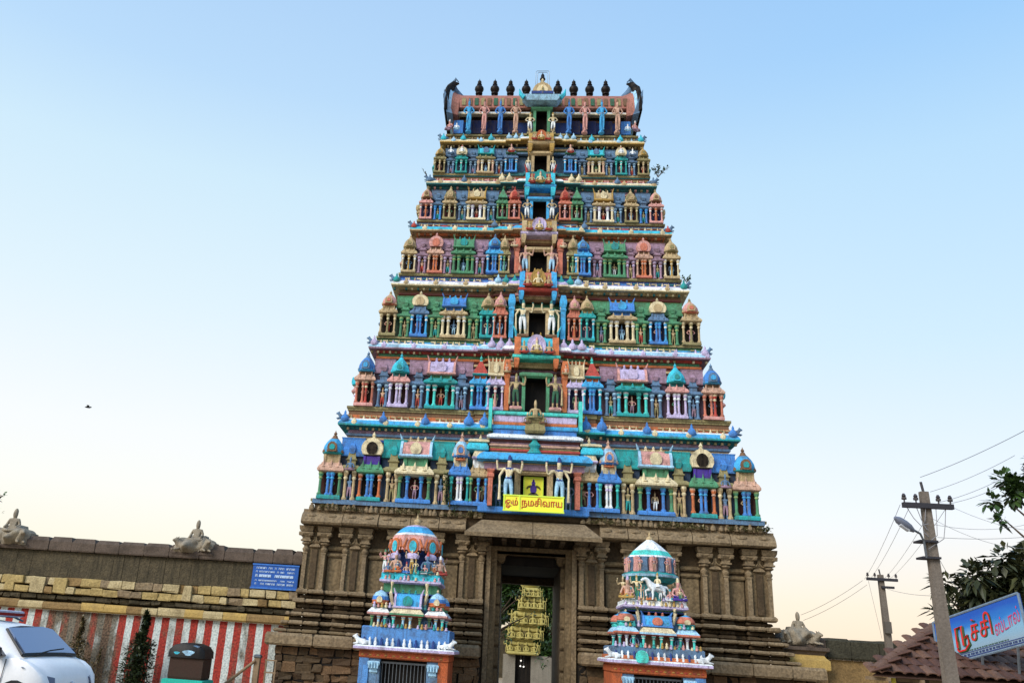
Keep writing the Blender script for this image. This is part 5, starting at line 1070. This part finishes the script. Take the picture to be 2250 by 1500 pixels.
t = thing('leaning_pole', 'old wooden pole leaning against the pale post', 'pole', (-11.6, -1.7, GZ)); ob('shaft', G().tube([(0, 0, -.0), (.8, .1, .66), (1.62, .18, .62-GZ)], .055, 7).mesh('shaft', WOOD, 60), t)
t = thing('wooden_stand', 'small weathered wooden stand before the stone plinth', 'stand', (-9.45, -1.3, 0))
for x in (-.2, .16): ob('upright', G().box(x, x+.05, -.03, .03, GZ, .64).mesh('upright', WOOD), t)
for z in (.22, .64): ob('crossbar', G().box(-.22, .23, -.035, .035, z, z+.05).mesh('crossbar', WOOD), t)

# ================================================================== WHITE CAR
WHITE = M('car_white', '#e9eaec', dirt=.12, scale=2, bump=.02, rough=.3, spec=.5, streak=.05, var=.04, dcol='#a09a90'); GLASS = simple('car_glass', '#7d8cab', .07, .9, .7); SIDEGL = simple('side_glass', '#14161c', .05, .8); BLK = simple('car_black', '#121316', .5); CHR = simple('chrome', '#c8ccd2', .15, .5, 1)
CA = R(-7); CP = at(48, 1442, -19.5)-Matrix.Rotation(CA, 3, 'Z')@Vector((.8, -.735, 1.02)); CP.z = -.02
car = thing('white_car', 'white people carrier parked at the left edge before the striped wall', 'car', CP, CA)
#   x along the car, forward positive;  (x, z_sill, z_belt, z_top, half width belt, half width top)
ST_ = [(-3.3, .5, .98, 1.3, .78, .62), (-3.2, .34, 1.0, 1.44, .84, .64), (-2.4, .3, 1.0, 1.53, .86, .66), (-1.2, .3, .99, 1.55, .86, .66), (-.25, .3, .98, 1.5, .86, .64), (.22, .3, .97, 1.44, .86, .62), (.82, .3, .96, .99, .85, .72), (.98, .32, .92, .955, .84, .7), (1.12, .34, .84, .88, .82, .66), (1.25, .36, .72, .77, .77, .6), (1.32, .4, .58, .64, .7, .55)]
rs = []
for x, zs, zb, zt, wb, wt in ST_:
    half = [(0, zs), (wb*.94, zs), (wb*1.02, zs+(zb-zs)*.45), (wb, zb-.03), (wb*.985, zb), ((wb+wt)/2, (zb+zt)/2), (wt, zt-.04), (wt*.9, zt-.005), (wt*.45, zt+.02), (0, zt+.025)]
    rs.append([(x, -a, b) for a, b in half]+[(x, a, b) for a, b in half[-2:0:-1]])
ob('body', G().rings(rs).mesh('body', WHITE, 38), car)
def quad(nm, pts, m, off=.006, par=car):
    pts = [Vector(p) for p in pts]; nn = (pts[1]-pts[0]).cross(pts[2]-pts[0]).normalized(); q = G().rings([[p+nn*off for p in pts], [p-nn*off for p in pts]]); return ob(nm, q.mesh(nm, m), par)
# windscreen with its black surround, side glass
ws = ob('windscreen', G().rings([[(.3+dx, -.6, 1.4+dz), (.3+dx, -.3, 1.437+dz), (.3+dx, .3, 1.437+dz), (.3+dx, .6, 1.4+dz), (.79+dx, .7, 1.02+dz), (.83+dx, .3, 1.035+dz), (.83+dx, -.3, 1.035+dz), (.79+dx, -.7, 1.02+dz)] for dx, dz in ((.035, .035), (0, 0))]).mesh('windscreen', GLASS, 80), car)
ob('windscreen_trim', G().tube([(.32, -.63, 1.41), (.8, -.735, 1.02)], .022, 5).tube([(.8, -.735, 1.02), (.87, -.3, 1.04), (.87, .3, 1.04), (.8, .735, 1.02)], .03, 5).tube([(.32, .63, 1.41), (.8, .735, 1.02)], .022, 5).mesh('windscreen_trim', BLK), car)
ob('wiper', G().tube([(.9, -.5, 1.04), (.86, -.1, 1.1), (.84, .3, 1.13)], .012, 5).mesh('wiper', BLK), car)
for s in (-1, 1):
    ob('side_window', G().rings([[(-.28, s*.885*y, 1.0), (.55, s*.885*y, 1.0), (.45, s*.86*y, 1.07), (.0, s*.70*y, 1.4), (-.28, s*.69*y, 1.44)] for y in (1, .9)]).mesh('side_window', SIDEGL), car)
    ob('side_window', G().rings([[(-2.2, s*.885*y, 1.02), (-.36, s*.885*y, 1.0), (-.36, s*.69*y, 1.45), (-2.2, s*.7*y, 1.47)] for y in (1, .9)]).mesh('side_window', SIDEGL), car)
    ob('wing_mirror', G().lathe([(.0, -.09), (.1, -.07), (.12, 0), (.1, .07), (0, .09)], 10, (.5, s*1.0, 1.05), sq=(.6, 1)).mesh('wing_mirror', BLK, 50), car)
    ob('mirror_arm', G().box(.4, .48, *sorted((s*.82, s*.98)), 1.0, 1.05).mesh('mirror_arm', BLK), car)
    ob('headlight', G().rings([[(1.1+dx, s*.815, .62), (1.1+dx, s*.8, .76), (1.29+dx, s*.5, .7), (1.34+dx, s*.52, .56), (1.26+dx, s*.74, .54)] for dx in (.04, -.1)]).mesh('headlight', simple('lamp_glass', '#4a5068', .1, .8)), car)
    ob('indicator', G().lathe([(.0, -.01), (.035, 0), (0, .012)], 8, (.95, s*.868, .84), sq=(1, .5)).mesh('indicator', simple('amber', '#6a7080', .3)), car)
    for x in (.85, -2.3): ob('wheel', G().lathe([(.1, -.1), (.3, -.1), (.33, -.06), (.33, .06), (.3, .1), (.1, .1)], 18).mesh('wheel', simple('tyre', '#17171a', .8), 40), car, (x, s*.78, .33)).rotation_euler = (math.pi/2, 0, 0)
    ob('door_seam', G().tube([(.62, s*.872, .95), (.6, s*.885, .6), (.55, s*.84, .34)], .008, 4).mesh('door_seam', BLK), car)
    ob('roof_rail', G().tube([(-2.4, s*.6, 1.58), (-2.2, s*.6, 1.63), (-.5, s*.58, 1.6), (-.3, s*.58, 1.54)], .02, 6).mesh('roof_rail', METAL), car)
gr = ob('grille', G().box(1.26, 1.35, -.48, .48, .42, .58).mesh('grille', BLK), car)
for k in range(3): ob('grille_bar', G().box(1.35, 1.37, -.46, .46, .44+k*.05, .455+k*.05).mesh('grille_bar', CHR), gr)
ob('badge', G().lathe([(0, -.01), (.05, 0), (0, .02)], 10, (1.33, 0, .62)).mesh('badge', CHR), car)
ob('bumper', G().rings([[(1.24, -.82, z), (1.38, -.6, z), (1.43, 0, z), (1.38, .6, z), (1.24, .82, z), (1.1, .7, z), (1.1, -.7, z)] for z in (.25, .45)]).mesh('bumper', WHITE), car)
rk = thing('roof_box', 'pale tray with a red end strapped on the roof of the white car', 'roof box', tuple(CP+Matrix.Rotation(CA, 3, 'Z')@Vector((-.75, .1, 1.6))), CA)
ob('tray', G().rect(-.55, .5, -.4, .4, [(.03, 0), (0, .02), (0, .1), (.03, .11)]).mesh('tray', M('pale_board', '#b9c2d6', dirt=.2)), rk); ob('end_strip', G().box(.505, .56, -.36, .36, .02, .07).mesh('end_strip', M('red_strip', '#7a1713', dirt=.2)), rk)

# ================================================================== POLES AND WIRES
def pole(label, base, top, r0, r1, arm, extra=()):
    base, top = Vector(base), Vector(top); t = thing('utility_pole', label, 'utility pole', base); d = top-base
    q = G(); u = d.normalized()
    q.rings([[(x*k+d.x*f, y*k+d.y*f, d.z*f) for x, y in ((-1, -.8), (1, -.8), (1, .8), (-1, .8))] for f, k in ((0, r0), (.5, (r0+r1)/2), (1, r1))]); ob('shaft', q.mesh('shaft', CONC), t)
    z = d.z-arm[1]; c = Vector((d.x*z/d.z, -r1*1.3, z))
    ob('crossarm', G().box(c.x-arm[0], c.x+arm[0], c.y-.05, c.y+.05, z-.05, z+.05).mesh('crossarm', simple('dark_iron', '#2c2a30', .6)), t)
    for k in range(4):
        x = c.x+(-.92, -.45, .45, .92)[k]*arm[0]; ob('insulator', cached(('ins', round(r1, 2)), lambda: G().lathe([(.015, 0), (.015, .05), (.05, .06), (.05, .1), (.03, .11), (.045, .13), (.02, .18)], 8).mesh('insulator', simple('porcelain', '#3b3434', .3), 40)), t, (x, c.y, z+.05))
    ob('top_pin', G().tube([(d.x, 0, d.z-.02), (d.x-.03, 0, d.z+.2)], .025, 6).mesh('top_pin', simple('dark_iron', '#2c2a30', .6)), t)
    return t, base
PB, PT = at(2090, 1500, -16), at(2029, 1080, -16); dd = (PB-PT); f = (PB.z)/(PT.z-PB.z)
base = PB+dd*f; base = PB+dd*((PB.z-gz(-16))/(PT.z-PB.z))
p1, _ = pole('thick concrete utility pole carrying a street lamp before the blue billboard', base, PT, .135, .075, (.48, .3))
br = [at(2030, 1188, -16.2), at(2022, 1172, -16.25), at(2008, 1164, -16.3)]
lamp = thing('street_lamp', 'grey street lamp head on a curved arm clamped to the thick pole', 'street lamp', br[0])
loc = lambda *pp: [p-br[0] for p in pp]
ob('arm', G().tube(loc(at(2036, 1225, -16.15), *br, at(2003, 1160, -16.3)), .022, 6).mesh('arm', METAL), lamp)
a, b_ = loc(at(2008, 1166, -16.3), at(1966, 1136, -16.45)); mid = (a+b_)/2
ob('lamp_head', G().tube([a, a*.75+b_*.25, mid, a*.2+b_*.8, b_], [.035, .075, .085, .075, .03], 8).mesh('lamp_head', simple('lamp_grey', '#6f7484', .4), 50), lamp)
ob('lamp_lens', G().tube([a*.7+b_*.3+Vector((0, 0, -.05)), a*.25+b_*.75+Vector((0, 0, -.05))], [.055, .055], 8).mesh('lamp_lens', simple('lens', '#c9ccd4', .2)), lamp)
for y in (1190, 1226): 
    c = at(2034+(y-1190)*.18, y, -16); ob('clamp', G().box(-.17, .17, -.16, .16, -.02, .02).mesh('clamp', simple('dark_iron', '#2c2a30', .6)), lamp, c-br[0])
B2, T2 = at(1957, 1450, 0), at(1934, 1262, 0); d2 = B2-T2; b2 = B2+d2*(B2.z/(T2.z-B2.z)); b2 = B2+d2*((B2.z-GZ)/(T2.z-B2.z))
p2, _ = pole('thinner utility pole farther off behind the tiled roof', b2, T2, .14, .09, (.55, .18))
c = at(1941, 1290, 0); ob('crossarm', G().box(-.12, .32, -.2, -.1, -.04, .04).mesh('crossarm', simple('dark_iron', '#2c2a30', .6)), p2, c-b2)
ob('transformer_fuse', G().box(-.1, .12, -.25, -.1, -.2, .2).mesh('transformer_fuse', simple('fuse_grey', '#5b544c', .6)), p2, at(1946, 1378, 0)-b2)
def wire(label, a, b, sag, r=.012):
    r *= .62
    a, b = Vector(a), Vector(b); pts = [a.lerp(b, k/14)-Vector((0, 0, sag*4*(k/14)*(1-k/14))) for k in range(15)]
    t = ob('overhead_wire', G().tube([p-a for p in pts], r, 4).mesh('overhead_wire', WIRE), None, a); tag(t, label, 'wire', 'overhead wires')
E2 = lambda x, y, Y: at(x, y, Y)
wire('highest overhead wire from the thick pole to the right edge', at(2022, 1048, -16), at(2290, 925, -20), .05, .009)
wire('second overhead wire rising from the thick pole into the right tree', at(2044, 1080, -16), at(2230, 1000, -18.5), .05, .007)
wire('third overhead wire from the crossarm to the right tree', at(2060, 1104, -16), at(2200, 1052, -18), .04, .007)
wire('fourth overhead wire from the crossarm end to the right tree', at(2085, 1106, -16), at(2205, 1064, -18), .04, .007)
wire('slack wire dropping from the crossarm to the right edge below the tree', at(2085, 1110, -16), at(2262, 1165, -14), .08, .006)
wire('level service wire below the crossarm running to the right edge', at(2060, 1180, -16), at(2265, 1178, -14), .04, .007)
wire('wire hanging left from the street lamp pole crossarm to the far pole', at(1978, 1108, -16), at(1899, 1272, 0), .1, .008)
wire('second wire from the thick pole crossarm to the far pole', at(2000, 1110, -16), at(1912, 1271, 0), .1, .008)
wire('third wire from the thick pole crossarm to the far pole', at(2050, 1112, -16), at(1942, 1271, 0), .12, .008)
wire('fourth wire from the thick pole crossarm to the far pole', at(2080, 1114, -16), at(1955, 1271, 0), .12, .008)
wire('upper wire from the far pole down behind the dark wall statue', at(1896, 1274, 0), at(1760, 1350, 6), .1, .012)
wire('lower wire from the far pole down behind the dark wall statue', at(1905, 1284, 0), at(1765, 1362, 6), .1, .012)
wire('wire from the far pole right towards the thick pole', at(1950, 1293, 0), at(2045, 1308, -9), .05, .009)
wire('thin stay wire from the far pole to the wall below', at(1908, 1275, 0), at(1938, 1402, .5), .0, .009)

wire('fifth wire fanning from the pole to the right edge under the tree', at(2042, 1135, -16), at(2262, 1205, -13.5), .15, .006)
wire('sixth wire fanning from the pole to the right edge under the tree', at(2044, 1150, -16), at(2262, 1150, -13.5), .12, .006)
wire('short drooping cable from the pole towards the billboard', at(2050, 1200, -16), at(2120, 1310, -12.2), .12, .007)
q = G()
for k in range(5):
    a = at(1990+k*22, 1110, -16.1)-base; b_ = at(2040, 1150+k*14, -16.12)-base; m_ = (a+b_)/2+Vector((random.uniform(-.1, .15), 0, -.22))
    q.tube([a, a.lerp(m_, .5)+Vector((0, 0, -.05)), m_, b_], .008, 4)
ob('cable_loops', q.mesh('cable_loops', WIRE, 60), p1)
# ================================================================== HUT AND BILLBOARD
hut = thing('tiled_hut', 'low hut with a red clay tiled roof under the billboard', 'hut', (9, -12, 0))
EL, AP = at(1915, 1482, -13.5), at(2058, 1378, -11.0); ez, az_ = EL.z, AP.z
TILE = M('clay_tile', '#5d4237', dirt=.65, scale=3, bump=.6, dcol='#3f2c24', var=.35)
TILE2 = M('clay_tile_pale', '#735646', dirt=.6, scale=3, bump=.6, dcol='#4a352a', var=.35)
o9 = Vector((9, -12, 0)); XR = 13.4; depth = 2.5; run = AP.y-EL.y
tm = cached('tile', lambda: G().rings([[(.125*math.cos(R(a)), y, .05*math.sin(R(a))+dz) for a in range(180, -1, -45)]+[(.1*math.cos(R(a)), y, .05*math.sin(R(a))+dz-.02) for a in range(0, 181, 45)] for y, dz in ((0, .03), (.44, 0.0))]).mesh('tile', TILE, 50))
tm2 = tm.copy(); tm2.materials.clear(); tm2.materials.append(TILE2)
rows = 7; slope = math.atan2(az_-ez, run)
for r_ in range(rows):
    f = r_/rows; y = EL.y+run*f; z = ez+(az_-ez)*f; xl = EL.x+(AP.x-EL.x)*f; x = xl+.1
    while x < XR:
        t = ob('tile', random.choice((tm, tm, tm2)), hut, Vector((x, y, z+.05+random.uniform(-.012, .012)))-o9); t.rotation_euler = (slope, random.uniform(-.05, .05), random.uniform(-.05, .05)); x += .235
    for s_, yy in ((0, 1),):                        # the hip end
        pass
q = G().rings([[EL+Vector((0, 0, -.02)), Vector((XR, EL.y, ez-.02)), Vector((XR, AP.y+run, ez-.02)), Vector((EL.x+2.2, AP.y+run, ez-.02))], [AP+Vector((0, 0, -.02)), Vector((XR, AP.y, az_-.02)), Vector((XR, AP.y+.01, az_-.02)), AP+Vector((0, .01, -.02))]]); q.v = [tuple(Vector(v)-o9) for v in q.v]; ob('roof_deck', q.mesh('roof_deck', M('roof_batten', '#4a342a', dirt=.4)), hut)
for k in range(7):                                  # hip and ridge tiles
    p = EL.lerp(AP, (k+.3)/7); t = ob('ridge_tile', cached('rt', lambda: G().rings([[(.13*math.cos(R(a)), y, .09*math.sin(R(a))) for a in range(190, -11, -40)] for y in (0, .5)]).mesh('ridge_tile', TILE2, 50)), hut, p-o9+Vector((0, 0, .06))); t.rotation_euler = ((AP-EL).to_track_quat('Y', 'Z')).to_euler()
BL = Vector((EL.x+2.2, AP.y+run, ez)); hd_ = (BL-EL).normalized(); ha = math.atan2(-hd_.x, hd_.y)
for k in range(7):
    a_, b_ = EL.lerp(AP, k/7), BL.lerp(AP, k/7); n_ = int((b_-a_).length/.24)
    for j in range(n_): t = ob('tile', tm, hut, a_.lerp(b_, (j+.5)/max(1, n_))-o9+Vector((0, 0, .04))); t.rotation_euler = (slope*.9, 0, ha-math.pi/2)
ob('wall', G().box(EL.x+2.3-9, XR-.4-9, EL.y+.7+12, AP.y+run-.6+12, GZ, ez+.05).mesh('wall', M('dark_hut_wall', '#4b3d30', dirt=.5)), hut)
for x in (EL.x+.55, 8.2, 9.9, 11.6): ob('post', G().tube([(x-9, EL.y+.25+12, GZ), (x-9, EL.y+.25+12, ez-.03)], .05, 7).mesh('post', WOOD if x > 8 else simple('yellow_pipe', '#c9bc3a', .5)), hut)
for k in range(8): ob('rafter', G().box(7.4+k*.7-9, 7.46+k*.7-9, EL.y-.05+12, EL.y+1.2+12, ez-.1, ez-.03).mesh('rafter', WOOD), hut)

A0, A1, A2, A3 = at(2050, 1368, -12), at(2064, 1464, -12), at(2268, 1440, -14), at(2236, 1302, -14)
A2 = A1+(A3-A0)*1.02+Vector((.02, 0, -.06))
bb = thing('shop_billboard', 'blue shop billboard with red Tamil lettering on the tiled roof', 'billboard', A1)
nn = (A3-A0).cross(A1-A0).normalized(); nn = nn if nn.y < 0 else -nn
def bq(u, v, o=0): return (A1.lerp(A2, u)).lerp(A0.lerp(A3, u), v)+nn*o-A1
def bill():
    m = bpy.data.materials.new('billboard_print'); m.use_nodes = True; n = m.node_tree.nodes; l = m.node_tree.links; b = n['Principled BSDF']; b.inputs['Roughness'].default_value = .35
    t = n.new('ShaderNodeUVMap'); sp = n.new('ShaderNodeSeparateXYZ'); l.new(t.outputs[0], sp.inputs[0])
    nz_ = n.new('ShaderNodeTexNoise'); nz_.inputs['Scale'].default_value = 3; l.new(t.outputs[0], nz_.inputs['Vector'])
    a = n.new('ShaderNodeMath'); a.operation = 'MULTIPLY_ADD'; a.inputs[1].default_value = .25; l.new(nz_.outputs['Fac'], a.inputs[0]); l.new(sp.outputs['Y'], a.inputs[2])
    rp = ramp(n, [(.25, lin('#8fa6b8')), (.55, lin('#7fb0d0')), (.78, lin('#2478c8')), (1, lin('#0f52b4'))]); l.new(a.outputs[0], rp.inputs[0]); l.new(rp.outputs[0], b.inputs['Base Color']); return m
me = bpy.data.meshes.new('panel'); vs = [bq(0, 0), bq(1, 0), bq(1, 1), bq(0, 1)]; vs += [v-nn*.06 for v in vs]
me.from_pydata([tuple(v) for v in vs], [], [(0, 1, 2, 3), (7, 6, 5, 4), (0, 4, 5, 1), (1, 5, 6, 2), (2, 6, 7, 3), (3, 7, 4, 0)]); uv = me.uv_layers.new()
for lp in me.loops: uv.data[lp.index].uv = ((0, 0), (1, 0), (1, 1), (0, 1))[lp.vertex_index % 4]
me.materials.append(bill()); ob('panel', me, bb)
for a, b_ in (((0, 0), (1, 0)), ((1, 0), (1, 1)), ((1, 1), (0, 1)), ((0, 1), (0, 0))): ob('frame', G().tube([bq(*a), bq(*b_)], .028, 6).mesh('frame', M('frame_pale', '#76889a', dirt=.3)), bb)
def bl(u0, u1, v0, v1, col, nm='letters'):
    q = G().rings([[bq(u, v, o) for u, v in ((u0, v0), (u1, v0), (u1, v1), (u0, v1))] for o in (.012, -.01)]); ob(nm, q.mesh(nm, simple('print_'+col, col, .5)), bb)
def blet(body, u0, u1, v0, v1, col, o=.014, tilt=0, shadow=None):
    me = textmesh('letters', body, 1, None); x0, x1, y0, y1 = bounds(me)
    pts = [((v.co.x-x0)/(x1-x0), (v.co.y-y0)/(y1-y0)) for v in me.vertices]
    for (a, b), v in zip(pts, me.vertices): v.co = bq(u0+a*(u1-u0), v0+b*(v1-v0)+tilt*a, o)
    me.materials.append(simple('print_'+col, col, .5)); ob('letters', me, bb)
RED, PNK, DGR = '#d0201c', '#c43a6e', '#2f4a24'
def stroke(pts, r, col, o=.016): ob('letters', G().tube([bq(u, v, o) for u, v in pts], r, 5).mesh('letters', simple('print_'+col, col, .5)), bb)
for dx, dv, col, o in ((.012, -.02, DGR, .008), (0, 0, RED, .016)):
    stroke([(.26+dx, .28+dv), (.26+dx, .7+dv), (.33+dx, .72+dv), (.33+dx, .3+dv)], .035, col, o)            # first letter with its trailing loop
    stroke([(.33+dx, .42+dv), (.38+dx, .5+dv), (.39+dx, .3+dv), (.34+dx, .2+dv), (.27+dx, .2+dv), (.25+dx, .26+dv)], .026, col, o)
    blet('ச', .42+dx, .51+dx, .34+dv, .68+dv, col, o); stroke([(.465+dx, .76+dv), (.47+dx, .78+dv)], .04, col, o)
    blet('சி', .53+dx, .66+dx, .36+dv, .86+dv, col, o)
blet('ஸ்டால்', .69, .97, .3, .62, PNK, .016, .16)
for u0, u1, v0, v1, col in ((.05, .97, .035, .055, '#2b3d7a'), (.05, .97, .13, .145, '#3a4a80')): bl(u0, u1, v0, v1, col, 'rule')
u = .07
while u < .95:
    ln = random.uniform(.01, .03); bl(u, u+ln, .07, .11, '#31406e', 'small_print'); u += ln*1.5
u = .22
while u < .8:
    ln = random.uniform(.008, .02); bl(u, u+ln, .16, .185, '#3f5a50', 'small_print'); u += ln*1.6
for u in (.12, .5, .88):
    a = bq(u, .0)+A1; ob('leg', G().tube([bq(u, 0), bq(u, 0)+Vector((0, .1, -.55))], .03, 6).mesh('leg', METAL), bb)

# ================================================================== BIRD
bd = thing('bird', 'tiny dark bird flying in the pale sky left of the tower', 'bird', at(193, 895, 10), R(30))
q = G().tube([(-.16, 0, 0), (-.05, 0, .02), (.08, 0, .02), (.16, 0, .05), (.2, 0, .04)], [.015, .05, .05, .035, .008], 6)
for s in (-1, 1): q.rings([[(-.04, 0, .03), (.07, 0, .03), (.07, 0, .04), (-.04, 0, .04)], [(-.08, s*.16, .1), (.05, s*.16, .1), (.05, s*.16, .108), (-.08, s*.16, .108)], [(-.14, s*.34, .06), (-.1, s*.34, .06), (-.1, s*.34, .064), (-.14, s*.34, .064)]])
ob('body', q.mesh('body', simple('feather', '#2a2a2c', .7)), bd)
